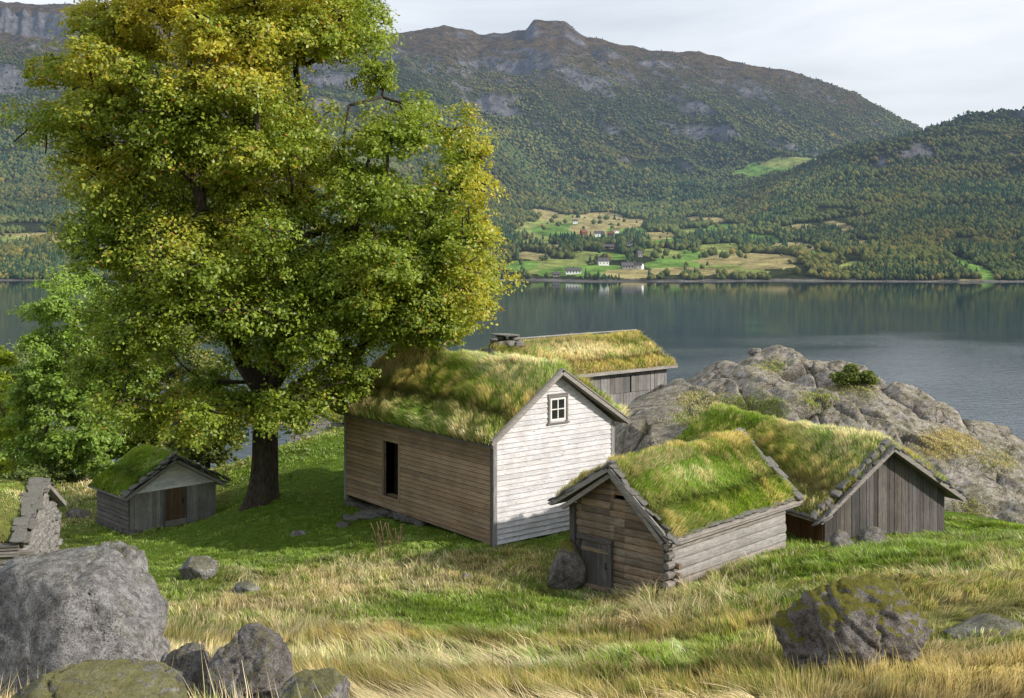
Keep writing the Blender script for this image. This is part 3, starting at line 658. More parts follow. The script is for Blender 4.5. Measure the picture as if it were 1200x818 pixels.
# ------------------------------------------------------------------ building kit
def clip(poly, ax, v, less):
    out = []
    for i in range(len(poly)):
        a, b = poly[i], poly[(i + 1) % len(poly)]
        ia = (a[ax] <= v) if less else (a[ax] >= v); ib = (b[ax] <= v) if less else (b[ax] >= v)
        if ia: out.append(a)
        if ia != ib:
            t = (v - a[ax]) / (b[ax] - a[ax]); out.append((a[0] + (b[0] - a[0]) * t, a[1] + (b[1] - a[1]) * t))
    return out if len(out) > 2 else None
def cut_hole(ps, h):
    s0, s1, z0, z1 = h; res = []
    for p in ps:
        for q in (clip(p, 0, s0, True), clip(p, 0, s1, False)):
            if q: res.append(q)
        m = clip(p, 0, s0, False); m = m and clip(m, 0, s1, True)
        if m:
            for q in (clip(m, 1, z0, True), clip(m, 1, z1, False)):
                if q: res.append(q)
    return res
def area(p): return abs(sum(p[i][0] * p[(i + 1) % len(p)][1] - p[(i + 1) % len(p)][0] * p[i][1] for i in range(len(p)))) / 2
def wall(parent, O, A, N, poly, style, mat, pitch=.14, holes=(), seed=1, joints=.25, tint=(.8, 1.12), name='wall', warm=.04, gap=.006):
    rr = random.Random(seed); O, A, N = Vector(O), Vector(A), Vector(N); mb = MB()
    ax = 0 if style == 'planks' else 1
    lo = min(p[ax] for p in poly); hi = max(p[ax] for p in poly); c = lo - (0 if style == 'planks' else rr.random() * .02)
    while c < hi:
        w = pitch * rr.uniform(.75, 1.25) if style != 'clap' else pitch * rr.uniform(.96, 1.04)
        a, b = c, min(c + w, hi + .001); c += w
        p = clip(poly, ax, a + (gap if style == 'planks' else 0), False); p = p and clip(p, ax, b - ((.017 if 'brown' in mat else .010) if style == 'clap' else 0), True)  # clapboard gap over black backing stands in for the lap shadow
        if not p: continue
        ps = [p]
        for h in holes: ps = cut_hole(ps, h)
        if style != 'planks' and joints:
            s0 = min(q[0] for q in poly); s1 = max(q[0] for q in poly)
            for _ in range(2):
                if rr.random() < joints:
                    s = rr.uniform(s0, s1); n2 = []
                    for q in ps:
                        for e in (clip(q, 0, s - .002, True), clip(q, 0, s + .002, False)):
                            if e: n2.append(e)
                    ps = n2
        base = rr.uniform(0, .012); ph = rr.uniform(0, 50)
        for q in ps:
            t = rr.uniform(*tint); wv = rr.uniform(-warm, warm); tn = (t * (1 + wv), t, t * (1 - wv))
            subs = [q]
            if style == 'logs':
                subs = []; K = 5
                for k in range(K):
                    e = clip(q, 1, a + (b - a) * k / K, False); e = e and clip(e, 1, a + (b - a) * (k + 1) / K, True)
                    if e:
                        s = min(v[0] for v in e); s1 = max(v[0] for v in e)
                        while s < s1:
                            f = clip(e, 0, s, False); f = f and clip(f, 0, s + .45, True); s += .45
                            if f: subs.append(f)
            for e in subs:
                if area(e) < 1e-5: continue
                def off(v):
                    if style == 'clap': return .040 - .032 * (v[1] - a) / w + base * .3
                    if style == 'planks': return .02 + base * 1.6
                    u = (v[1] - a) / (b - a) * 2 - 1
                    return .02 + .032 * max(0, 1 - u * u * u * u) + .010 * math.sin(v[0] * 2.3 + ph) * (1 - abs(u)) + .010 * math.sin(v[0] * 7.1 + ph * 3)
                n_ = len(e)
                V = [O + A * v[0] + Vector((0, 0, v[1])) + N * off(v) for v in e] + [O + A * v[0] + Vector((0, 0, v[1])) - N * .05 for v in e]
                fr = tuple(range(n_))
                mb.add(V, [fr] + [(i, (i + 1) % n_, n_ + (i + 1) % n_, n_ + i) for i in range(n_)], tn)
    # black backing stops light leaks; behind clapboards it darkens the painted lap shadows
    return mb.build(name, M[mat], parent)

def sheet(parent, name, xL, zL, xr, zr, xR, zR, y0, y1, thick, seed, rough=.05, drn=lambda x, y: .5, bulge=0.0, step=.09):
    """turf covering both slopes: one rounded, uneven blanket. returns object and a sampler"""
    LL = math.hypot(xr - xL, zr - zL); LR = math.hypot(xR - xr, zR - zr)
    nu = int((LL + LR) / step) + 2; nv = int((y1 - y0) / step) + 2
    s = np.linspace(0, LL + LR, nu)
    xs = np.interp(s, [0, LL, LL + LR], [xL, xr, xR]); zs = np.interp(s, [0, LL, LL + LR], [zL, zr, zR])
    k = 5; zz = np.convolve(np.pad(zs, k, mode='reflect', reflect_type='odd'), np.ones(2 * k + 1) / (2 * k + 1), 'valid')
    v = np.linspace(y0, y1, nv); S, Vv = np.meshgrid(s, v, indexing='ij')
    Xg = np.repeat(xs[:, None], nv, 1); Zg = np.repeat(zz[:, None], nv, 1)
    e = np.minimum(np.minimum(S, LL + LR - S), np.minimum(Vv - y0, y1 - Vv))
    ed = np.sqrt(np.clip(e / .16, 0, 1))
    Zd = np.repeat(zs[:, None], nv, 1)
    nz_ = rough * 2 * fbm(Xg * 1.1, Vv * 1.1, 0, seed, 4) + rough * fbm(Xg * 5, Vv * 5, 0, seed + 1, 3)
    Zf = Zd * (1 - ed) + Zg * ed + ed * (thick + nz_ + bulge * np.sin(np.pi * S / (LL + LR)) ** 2) + .012
    dr = np.clip(np.vectorize(drn)(Xg, Vv) + .35 * fbm(Xg * .9, Vv * .9, 0, seed + 7, 3), 0, 1)
    d3 = dr[..., None]; C = (GREEN * .55) * (1 - d3) + OCHRE * .6 * d3; C = C * (.35 + .65 * ed[..., None])
    o = build(name, np.stack([Xg, Vv, Zf], -1).reshape(-1, 3), grid_faces(nu, nv), M['turf'], parent, True, C.reshape(-1, 3))
    def sample(n_, r):
        a = r.random(n_) * (nu - 1.01); b = r.random(n_) * (nv - 1.01); i = a.astype(int); j = b.astype(int)
        fa, fb = a - i, b - j
        def I(Gd): return (Gd[i, j] * (1 - fa) + Gd[i + 1, j] * fa) * (1 - fb) + (Gd[i, j + 1] * (1 - fa) + Gd[i + 1, j + 1] * fa) * fb
        nx = -(Zf[i + 1, j] - Zf[i, j]) / np.maximum(Xg[i + 1, j] - Xg[i, j], .01)
        nn = np.stack([np.clip(nx, -1.5, 1.5) * .45, nx * 0, nx * 0 + 1], 1); nn /= np.linalg.norm(nn, axis=1)[:, None]
        return np.stack([I(Xg), I(Vv), I(Zf) - .02], 1), nn, I(dr)
    return o, sample
def roof_grass(parent, sample, dens_n, hmin, hmax, w, seed, hfun=None, wind=(-.05, 0)):
    r = np.random.default_rng(seed); root, up, dr = sample(dens_n, r)
    cl = fbm(root[:, 0] * 1.7, root[:, 1] * 1.7, 0, seed + 3, 3)
    tu = tufts(root[:, 0], root[:, 1], 3.2, seed)
    h = (hmin + (hmax - hmin) * np.clip(r.random(dens_n) * .6 + cl * .35 + tu * .8 - .1, 0, 1.1)) * (.6 + .6 * dr)
    dr = np.clip(dr + (tu - .5) * .7 + .3 * fbm(root[:, 0] * 4, root[:, 1] * 4, 0, seed + 5, 2), 0, 1)
    if hfun is not None: h = h * hfun(root)
    ww = w * r.uniform(.6, 1.3, dens_n)
    c = grass_colours(dr, r)
    c = c * np.array([1.27, 1.33, 1.25])
    red = (r.random(dens_n) < .02)[:, None]; c = np.where(red, np.array([.20, .09, .04]), c)
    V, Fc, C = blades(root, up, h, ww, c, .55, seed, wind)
    return tag(build('roof_grass', V, Fc, M['grass'], parent, col=C), None, None, None, 'stuff')
def deck(parent, xL, zL, xr, zr, xR, zR, y0, y1, t=.07):
    mb = MB(); r = random.Random(int(abs(xL * 100)) + 5)
    for (xa, za, xb, zb) in ((xL, zL, xr, zr), (xR, zR, xr, zr)):
        mb.add([(xa, y0, za - t), (xb, y0, zb - t), (xb, y1, zb - t), (xa, y1, za - t), (xa, y0, za), (xb, y0, zb), (xb, y1, zb), (xa, y1, za)],
               [(0,3,2,1),(4,5,6,7),(0,1,5,4),(1,2,6,5),(2,3,7,6),(3,0,4,7)], .8)
    return mb.build('roof_deck', M['trim'], parent)
SLABS = []
for i in range(7):
    V, Fc = ICO[3]; r = np.random.default_rng(50 + i); V = V / (np.abs(V) ** 7).sum(1)[:, None] ** (1 / 7)
    q = V * 1.2 + i * 7; V = V * (1 + .16 * fbm(q[:, 0], q[:, 1], q[:, 2], i, 4))[:, None]; V[:, 0] *= 1 + .25 * V[:, 1] * r.uniform(-1, 1); V[:, 2] += .18 * V[:, 0] * r.uniform(-1, 1)
    me = bpy.data.meshes.new('slab'); me.from_pydata([tuple(v) for v in V], [], [tuple(int(a) for a in f) for f in Fc]); me.update()
    me.polygons.foreach_set('use_smooth', np.ones(len(me.polygons), bool)); me.materials.append(M['slate']); SLABS.append(me)
def slab(name, parent, loc, size, rot=(0, 0, 0), i=None):
    o = bpy.data.objects.new(name, random.choice(SLABS) if i is None else SLABS[i]); COL.objects.link(o)
    if parent: o.parent = parent
    o.location = loc; o.scale = tuple(s / 2 for s in size); o.rotation_euler = rot
    if name == 'foundation_stone': o.material_slots[0].link = 'OBJECT'; o.material_slots[0].material = M['rock_dark' if random.random() < .7 else 'rock']
    return o
def rake_stones(parent, x0, z0, x1, z1, y, step=.27, size=(.34, .34, .08), lift=.05, seed=1, name='verge_stone'):
    rr = random.Random(seed); step *= 1.12; L = math.hypot(x1 - x0, z1 - z0); n_ = int(L / step); a = -math.atan2(z1 - z0, x1 - x0)
    for k in range(n_ + 1):
        t = (k + rr.uniform(-.15, .15)) / n_ * .96
        slab(name, parent, (x0 + (x1 - x0) * t, y + rr.uniform(-.06, .06), z0 + (z1 - z0) * t + lift + rr.uniform(-.015, .03)),
             (size[0] * rr.uniform(.6, 1.3), size[1] * rr.uniform(.55, 1.25), size[2] * rr.uniform(.7, 1.7)), (rr.uniform(-.12, .12), a + rr.uniform(-.22, .22), rr.uniform(-.35, .35)))
def barge(parent, xa, za, xb, zb, y, w=.03, h=.16, mat='trim_x', name='bargeboard', drop=.02, seed=0):
    p = Vector((xa, y, za - drop)); q = Vector((xb, y, zb - drop)); mb = MB(); q = q + (p - q).normalized() * (h * .42)
    mb.beam(p, q, w, h, 1.0, up=(0, 0, 1), jit=.006); return mb.build(name, M[mat], parent)
def footprint(o, W, L, pad=.03):
    c, s = math.cos(o.rotation_euler.z), math.sin(o.rotation_euler.z)
    EXCL.append((o.location.x + c * W / 2 - s * L / 2, o.location.y + s * W / 2 + c * L / 2, c, s, W / 2 + pad, L / 2 + pad))
def interior(parent, W, L, h):       # floor coloured near black to stand in for the unlit inside
    mb = MB(); mb.box((.08, .08, .02), (W - .08, L - .08, .06)); mb.build('floor_boards', M['black'], parent)

# ================= main house
h1 = empty('loft_house', (-.53, 35.7, 40.72), math.atan2(.633, .774))
tag(h1, 'large timber house with silver clapboard gable, small white window and thick grass roof', 'house')
W, L = 4.82, 8.25; er = 3.05; rx, rz_ = 2.41, 4.93
footprint(h1, W, L)
win = (2.473 - .33, 2.473 + .33, 3.42, 4.13)
wall(h1, (0,0,0), (1,0,0), (0,-1,0), [(0,.0),(W,.0),(W,er+.12),(rx,rz_-.06),(0,er)], 'clap', 'board_white', .155, holes=[win], seed=3, joints=.5, tint=(.86,1.06), warm=.015)
door = (4.94, 5.79, .50, 2.30)
wall(h1, (0,0,0), (0,1,0), (-1,0,0), [(0,.0),(L,.12),(L,er),(0,er)], 'clap', 'board_brown', .145, holes=[door], seed=5, joints=.4, tint=(.72,1.15), warm=.05)
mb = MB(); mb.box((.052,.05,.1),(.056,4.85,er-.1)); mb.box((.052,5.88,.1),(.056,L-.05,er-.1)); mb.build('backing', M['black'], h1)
wall(h1, (W,0,0), (0,1,0), (1,0,0), [(0,0),(L,.1),(L,er+.1),(0,er+.1)], 'clap', 'board_brown', .145, seed=6)
wall(h1, (0,L,0), (1,0,0), (0,1,0), [(0,.1),(W,.1),(W,er),(rx,rz_-.06),(0,er)], 'clap', 'board_brown', .155, seed=7)
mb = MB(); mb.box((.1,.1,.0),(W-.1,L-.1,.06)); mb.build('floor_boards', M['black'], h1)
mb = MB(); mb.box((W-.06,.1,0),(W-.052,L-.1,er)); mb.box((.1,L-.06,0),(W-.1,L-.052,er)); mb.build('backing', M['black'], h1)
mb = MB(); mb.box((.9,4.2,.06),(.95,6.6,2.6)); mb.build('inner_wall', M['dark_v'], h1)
for (x, y, x2, y2, zt) in ((-.045,-.045,.085,-.0,er),(-.05,0,-.002,.12,er),(W-.1,-.045,W+.045,0,er+.1),(-.05,L-.1,0,L+.02,er)):
    mb = MB(); mb.box((x,y,-.06),(x2,y2,zt), .95, .003); mb.build('corner_board', M['dark_v' if y2 == .12 else 'pale_v'], h1)
# window
wf = empty('window', (0,0,0)); wf.parent = h1
s0, s1, z0, z1 = win; mb = MB()
mb.box((s0-.07,-.062,z0-.07),(s0+.0,-.02,z1+.07),.75); mb.box((s1,-.062,z0-.07),(s1+.07,-.02,z1+.07),.75)
mb.box((s0,-.06,z1),(s1,-.02,z1+.08),.75); mb.box((s0-.12,-.085,z0-.1),(s1+.12,-.025,z0-.06),.7); mb.box((s0-.1,-.08,z1+.08),(s1+.1,-.025,z1+.11),.7); mb.build('frame', M['trim_x'], wf)
mb = MB(); t = .055; a0, a1, b0, b1 = s0+.02, s1-.02, z0, z1-.02
mb.box((a0,-.045,b0),(a0+t,-.01,b1)); mb.box((a1-t,-.045,b0),(a1,-.01,b1)); mb.box((a0+t,-.045,b0),(a1-t,-.01,b0+t)); mb.box((a0+t,-.045,b1-t),(a1-t,-.01,b1))
mb.box(((a0+a1)/2-.018,-.042,b0+t),((a0+a1)/2+.018,-.012,b1-t)); mb.box((a0+t,-.040,(b0+b1)/2-.015),(a1-t,-.014,(b0+b1)/2+.015)); mb.build('sash', M['white_paint'], wf)
mb = MB(); mb.box((a0,-.02,b0),(a1,-.006,b1)); mb.build('pane', M['glass'], wf)
# door opening
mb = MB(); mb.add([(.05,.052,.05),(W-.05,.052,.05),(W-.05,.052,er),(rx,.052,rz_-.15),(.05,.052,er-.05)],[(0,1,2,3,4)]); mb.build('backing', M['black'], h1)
df = empty('doorway', (0,0,0)); df.parent = h1; s0, s1, z0, z1 = door
mb = MB(); mb.box((-.05,s0-.09,z0),(.02,s0,z1+.0),1); mb.box((-.05,s1,z0),(.02,s1+.09,z1),.7); mb.box((-.055,s0-.09,z1),(.02,s1+.09,z1+.1),1.); mb.build('frame', M['board_brown'], df)
mb = MB(); mb.box((-.09,s0-.1,z0-.07),(.3,s1+.1,z0)); mb.build('threshold', M['board_brown'], df)
mb = MB(); mb.box((.06,s0-.02,z0),(.7,s0+.02,z1)); mb.build('door', M['door_br'], df)
xL, zL, xR, zR = -.30, er-.02, W+.36, er+.10
deck(h1, xL, zL, rx, rz_, xR, zR, -.30, L+.4)
def dry_house(x, y): return .50 + .18 * math.sin(y * .9 + 1) - (.25 if x > rx - .8 and y < 1.5 else 0) + .06 * (y > 4)
tf, smp = sheet(h1, 'turf', xL-.09, zL-.04, rx, rz_, xR, zR, -.27, L+.38, .17, 11, .035, dry_house, .04)
roof_grass(tf, smp, 130000, .07, .38, .019, 12)
for (xa, za, xb, zb) in ((xL-.03, zL, rx+.02, rz_+.02), (xR+.03, zR, rx-.02, rz_+.02)):
    barge(h1, xa, za, xb, zb, -.335, .035, .11); barge(h1, xa, za, xb, zb, L+.44, .035, .17)
    barge(h1, xa, za+.11, xb, zb+.11, -.30, .12, .04, name='verge_strip')
mb = MB(); mb.beam((xL-.0,-.36,zL-.07),(xL-.0,L+.45,zL-.07),.05,.10,.55,jit=.01); mb.build('eave_board', M['trim'], h1)
mb = MB(); mb.beam((xR+.02,-.36,zR+.02),(xR+.02,L+.45,zR+.02),.05,.17,1,jit=.01); mb.build('eave_board', M['trim'], h1)
rr = random.Random(9)
for k in range(16):
    y = L - .1 - k * .24 * 1.2; slab('foundation_stone', h1, (.12 + rr.uniform(-.05,.1), y, -.05 - .1*(k<7) + rr.uniform(-.04,.03)), (rr.uniform(.3,.5), .36, rr.uniform(.16,.26)), (rr.uniform(-.15,.15),rr.uniform(-.15,.15),rr.uniform(-.5,.5)))
for k in range(5):
    slab('foundation_stone', h1, (.15+rr.uniform(-.05,.1), L-.2-.4*k, -.33), (.55,.5,.3), (0,0,rr.uniform(-.5,.5)))

# ================= log cabin in front
h2 = empty('log_cabin', (1.77, 33.11, 40.12), -R(42.9))
tag(h2, 'small dark log cabin with plank door and bright green turf roof edged with stones', 'cabin')
W, L = 3.1, 5.6; rx, rz_ = 1.42, 3.62; xL, zL, xR, zR = -.52, 2.42, 3.36, 2.02
footprint(h2, W, L)
def eav(x): return zL + (x - xL) * (rz_ - zL) / (rx - xL) if x < rx else zR + (xR - x) * (rz_ - zR) / (xR - rx)
dr_ = (.20, 1.18, .10, 1.48); vent = (1.30, 1.66, 2.74, 2.86)
wall(h2, (0,0,0), (1,0,0), (0,-1,0), [(0,0),(W,0),(W,eav(W)-.07),(rx,rz_-.08),(0,eav(0)-.07)], 'logs', 'grey_x', .19, holes=[dr_, vent], seed=13, joints=.15, tint=(.6,1.2), warm=.08)
wall(h2, (W,0,0), (0,1,0), (1,0,0), [(0,-.1),(L,-.1),(L,eav(W)-.08),(0,eav(W)-.08)], 'logs', 'grey_y', .26, seed=14, joints=.1, tint=(.8,1.12), warm=.04)
wall(h2, (0,0,0), (0,1,0), (-1,0,0), [(0,-.1),(L,-.1),(L,eav(0)-.08),(0,eav(0)-.08)], 'logs', 'grey_y', .22, seed=15, joints=0, tint=(.5,.8))
wall(h2, (0,L,0), (1,0,0), (0,1,0), [(0,0),(W,0),(W,eav(W)-.07),(rx,rz_-.08),(0,eav(0)-.07)], 'logs', 'grey_x', .2, seed=16, joints=0, tint=(.6,1.0))
interior(h2, W, L, 2)
mb = MB(); mb.box((-.16,-.13,.0),(.02,.03,2.42),.75,.012); mb.build('corner_post', M['dark_v'], h2)
mb = MB(); mb.box((W-.12,-.13,-.1),(W+.02,-.06,1.75),.7,.012); mb.build('corner_post', M['dark_v'], h2)
rr = random.Random(4)
for k in range(8):          # crossed log ends at the near corner
    z = .02 + k * .24; mb = MB(); mb.tube([(W+.05,-.0,z+.12),(W+.05,-.24-rr.random()*.06,z+.12)], [.10,.095], 8, rr.uniform(.55,.9)); mb.build('log_end', M['grey_y'], h2)
for k in range(6):
    z = .1 + k * .24; mb = MB(); mb.tube([(W+.02,.08,z),(W+.20+rr.random()*.05,.08,z)], [.085,.08], 8, rr.uniform(.6,1.)); mb.build('log_end', M['grey_x'], h2)
    mb = MB(); mb.tube([(.0,.06,z),(-.22-rr.random()*.05,.06,z)], [.085,.08], 8, rr.uniform(.5,.9)); mb.build('log_end', M['grey_x'], h2)
dg = empty('door', (0,0,0)); dg.parent = h2; s0, s1, z0, z1 = dr_
mb = MB(); x = s0; 
while x < s1 - .03:
    w_ = min(rr.uniform(.15, .2), s1 - x); mb.box((x+.004,-.075,z0),(x+w_-.004,-.04+rr.uniform(-.005,.005),z1),rr.uniform(.75,1.1)); x += w_
mb.build('plank_panel', M['dark_v'], dg)
for z in (z0 + .2, z1 - .2):
    mb = MB(); mb.box((s0+.02,-.105,z-.05),(s1-.02,-.078,z+.05),.9,.004); mb.build('ledge_board', M['grey_x'], dg)
mb = MB(); mb.box((s1,-.15,z0-.1),(s1+.11,-.05,z1+.06),.9,.01); mb.box((s0-.1,-.13,z0-.1),(s0,-.05,z1+.06),.6,.01); mb.box((s0-.1,-.14,z1+.06),(s1+.11,-.05,z1+.15),.8,.01); mb.build('frame', M['dark_v'], dg)
mb = MB(); mb.tube([(s1-.1,-.085,.85),(s1-.1,-.13,.87),(s1-.1,-.13,.99),(s1-.1,-.085,1.01)],[.012]*4,6); mb.build('handle', M['black'], dg)
deck(h2, xL, zL, rx, rz_, xR, zR, -.42, L+.42)
def dry_cabin(x, y): return .22 + (.35 if x < 1.9 else 0) + (.3 if y > 4.6 or y < .3 else 0) + .15 * (x > 3)
tf, smp = sheet(h2, 'turf', xL, zL, rx, rz_, xR, zR, -.30, L+.30, .15, 21, .04, dry_cabin, .04)
roof_grass(tf, smp, 75000, .05, .28, .017, 22)
for (xa, za, xb, zb, sd) in ((xL-.03, zL, rx+.02, rz_+.02, 1), (xR+.03, zR, rx-.02, rz_+.02, 2)):
    barge(h2, xa, za, xb, zb, -.44, .05, .13); barge(h2, xa, za, xb, zb, L+.44, .05, .13)
    barge(h2, xa+.3*(1 if xa<0 else -1), za-.08, xb, zb-.17, -.30, .12, .12, name='rafter')
    rake_stones(h2, xa, za+.06, xb, zb+.05, -.30, .27, (.32,.26,.045), .04, sd+30)
    rake_stones(h2, xa, za+.10, xb, zb+.10, L+.33, .27, (.40,.34,.08), .06, sd+40)
    rake_stones(h2, xa, za+.02, xb, zb+.02, -.40, .3, (.34,.16,.03), .0, sd+60)
mb = MB(); mb.beam((xR+.02,-.5,zR+.0),(xR+.02,L+.5,zR+.0),.07,.10,1,jit=.015); mb.beam((xR-.06,-.48,zR-.10),(xR-.06,L+.48,zR-.10),.10,.08,.8,jit=.015); mb.build('eave_board', M['grey_y'], h2)
mb = MB(); mb.beam((xL-.02,-.5,zL),(xL-.02,L+.5,zL),.07,.10,1,jit=.015); mb.build('eave_board', M['grey_y'], h2)
for k in range(19):
    slab('eave_stone', h2, (xR-.08, -.3+k*.34, zR+.12+rr.uniform(-.02,.02)), (.3,.42,.06), (rr.uniform(-.06,.06),.35+rr.uniform(-.1,.1),rr.uniform(-.2,.2)))
for k in range(7):
    slab('foundation_stone', h2, (.1+k*.48, -.02, -.08), (.5,.4,.28), (0,0,rr.uniform(-.4,.4)))
for k in range(9):
    slab('foundation_stone', h2, (W+.0, .3+k*.6, -.12), (.4,.55,.3), (0,0,rr.uniform(-.4,.4)))

# ================= plank shed beside the crag
h3 = empty('plank_shed', (9.34, 36.5, 40.42), R(27.97))
tag(h3, 'low shed with dark vertical plank gable and turf roof running back against the crag', 'shed')
W, L = 5.02, 8.4; rx, rz_ = 2.48, 2.84; xL, zL, xR, zR = -.42, .92, 5.5, .98
footprint(h3, W, L)
def eav(x): return zL + (x - xL) * (rz_ - zL) / (rx - xL) if x < rx else zR + (xR - x) * (rz_ - zR) / (xR - rx)
wall(h3, (0,0,0), (1,0,0), (0,-1,0), [(0,-.5),(W,-.7),(W,eav(W)-.07),(rx,rz_-.08),(0,eav(0)-.07)], 'planks', 'dark_v', .155, seed=23, tint=(.55,1.25), warm=.06, gap=.012)
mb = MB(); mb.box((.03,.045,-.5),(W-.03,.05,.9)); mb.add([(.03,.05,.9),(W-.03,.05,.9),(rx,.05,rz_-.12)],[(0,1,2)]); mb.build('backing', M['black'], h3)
wall(h3, (0,0,0), (0,1,0), (-1,0,0), [(0,-.5),(L,-.5),(L,eav(0)-.08),(0,eav(0)-.08)], 'planks', 'red_v', .17, seed=24, tint=(.7,1.2), warm=.05)
wall(h3, (W,0,0), (0,1,0), (1,0,0), [(0,-.7),(L,-.7),(L,eav(W)-.08),(0,eav(W)-.08)], 'planks', 'dark_v', .17, seed=25)
wall(h3, (0,L,0), (1,0,0), (0,1,0), [(0,0),(W,0),(W,eav(W)-.07),(rx,rz_-.08),(0,eav(0)-.07)], 'planks', 'dark_v', .18, seed=26)
deck(h3, xL, zL, rx, rz_, xR, zR, -.36, L+.3)
def dry_shed(x, y): return .58 + .12 * math.sin(x * 2 + y) - (.25 if y > 5.5 else 0) + (.1 if x < .6 else 0)
tf, smp = sheet(h3, 'turf', xL, zL, rx, rz_, xR, zR, -.26, L+.3, .16, 31, .05, dry_shed, .05)
roof_grass(tf, smp, 105000, .05, .32, .019, 32)
for (xa, za, xb, zb, sd) in ((xL-.03, zL, rx+.02, rz_+.02, 1), (xR+.03, zR, rx-.02, rz_+.02, 2)):
    barge(h3, xa, za, xb, zb, -.39, .05, .13, 'trim_x'); barge(h3, xa, za, xb, zb, L+.34, .05, .13)
    rake_stones(h3, xa, za+.12, xb, zb+.14, -.12, .27, (.27,.27,.10), .05, sd+50)
    rake_stones(h3, xa, za+.04, xb, zb+.04, -.34, .3, (.36,.18,.03), .02, sd+70)
mb = MB(); mb.beam((xL,-.42,zL-.02),(xL,L+.3,zL-.02),.12,.08,1,jit=.01); mb.build('eave_board', M['trim'], h3)
mb = MB(); mb.beam((xR,-.42,zR-.02),(xR,L+.3,zR-.02),.12,.08,1,jit=.01); mb.build('eave_board', M['trim'], h3)
for k in range(14):
    slab('eave_stone', h3, (xL+.14, -.2+k*.45, zL+.10+rr.uniform(-.02,.02)), (.45,.6,.06), (rr.uniform(-.06,.06),-.25,rr.uniform(-.3,.3)))

# ================= small shed under the linden
h4 = empty('tool_shed', (-13.81, 44.0, 39.03), R(42.5))
tag(h4, 'small grey plank shed with brown door and green turf roof standing under the big tree', 'shed')
W, L = 3.42, 2.7; rx, rz_ = 1.72, 2.40; xL, zL, xR, zR = -.24, 1.27, 3.70, 1.24
footprint(h4, W, L)
def eav(x): return zL + (x - xL) * (rz_ - zL) / (rx - xL) if x < rx else zR + (xR - x) * (rz_ - zR) / (xR - rx)
dr_ = (1.37, 2.17, .18, 1.36)
wall(h4, (0,0,0), (1,0,0), (0,-1,0), [(0,-.15),(W,-.15),(W,1.36),(0,1.36)], 'planks', 'pale_v', .16, holes=[(dr_[0], dr_[1], 0, 1.5)], seed=33, tint=(.85,1.35), warm=.03)
wall(h4, (0,-.02,0), (1,0,0), (0,-1,0), [(.0,1.38),(W,1.38),(W-.05,eav(W-.05)-.07),(rx,rz_-.08),(.05,eav(.05)-.07)], 'clap', 'board_white', .13, seed=34, tint=(1.1,1.5), joints=.3)
wall(h4, (0,0,0), (0,1,0), (-1,0,0), [(0,.0),(L,.0),(L,eav(0)-.07),(0,eav(0)-.07)], 'logs', 'grey_y', .17, seed=35, tint=(.3,.5))
wall(h4, (W,0,0), (0,1,0), (1,0,0), [(0,.0),(L,.0),(L,eav(W)-.07),(0,eav(W)-.07)], 'clap', 'board_brown', .15, seed=36)
wall(h4, (0,L,0), (1,0,0), (0,1,0), [(0,0),(W,0),(W,eav(W)-.07),(rx,rz_-.08),(0,eav(0)-.07)], 'clap', 'board_brown', .15, seed=37)
interior(h4, W, L, 1)
dg = empty('door', (0,0,0)); dg.parent = h4; s0, s1, z0, z1 = dr_
mb = MB(); x = s0
while x < s1 - .03:
    w_ = min(rr.uniform(.15, .22), s1 - x); mb.box((x+.004,-.02,z0),(x+w_-.004,.02+rr.uniform(-.005,.005),z1),rr.uniform(.75,1.1)); x += w_
mb.build('plank_panel', M['door_br'], dg)
mb = MB(); mb.box((s0-.02,-.07,-.05),(s1+.02,.02,z0),1.1,.006); mb.build('threshold', M['trim_x'], dg)
mb = MB(); mb.box((s1,-.06,0),(s1+.06,.0,z1),.8); mb.box((s0-.06,-.06,0),(s0,.0,z1),.8); mb.build('frame', M['grey_v'], dg)
mb = MB(); mb.box((s1-.12,-.04,.75),(s1-.08,-.021,.95)); mb.build('handle', M['black'], dg)
deck(h4, xL, zL, rx, rz_, xR, zR, -.22, L+.22)
def dry_tool(x, y): return .02 + (.25 if x > 2.6 else 0)
tf, smp = sheet(h4, 'turf', xL, zL, rx, rz_, xR, zR, -.05, L+.20, .19, 41, .05, dry_tool, .07)
roof_grass(tf, smp, 26000, .06, .20, .024, 42)
for (xa, za, xb, zb, sd) in ((xL-.03, zL, rx+.02, rz_+.02, 1), (xR+.03, zR, rx-.02, rz_+.02, 2)):
    barge(h4, xa, za, xb, zb, -.25, .04, .11, 'trim_x'); barge(h4, xa, za, xb, zb, L+.25, .04, .11)
    rake_stones(h4, xa, za+.06, xb, zb+.08, -.14, .24, (.28,.24,.035), .04, sd+80)
    rake_stones(h4, xa+.1, za+.16, xb, zb+.16, -.06, .3, (.34,.30,.05), .03, sd+90)
for k in range(8):
    slab('foundation_stone', h4, (.06, L-.1-k*.42, -.1), (.4,.45,.34), (0,0,rr.uniform(-.5,.5)))
for k in range(4):
    slab('foundation_stone', h4, (.3+k*.9, .08, -.12), (.6,.4,.22), (0,0,rr.uniform(-.3,.3)))

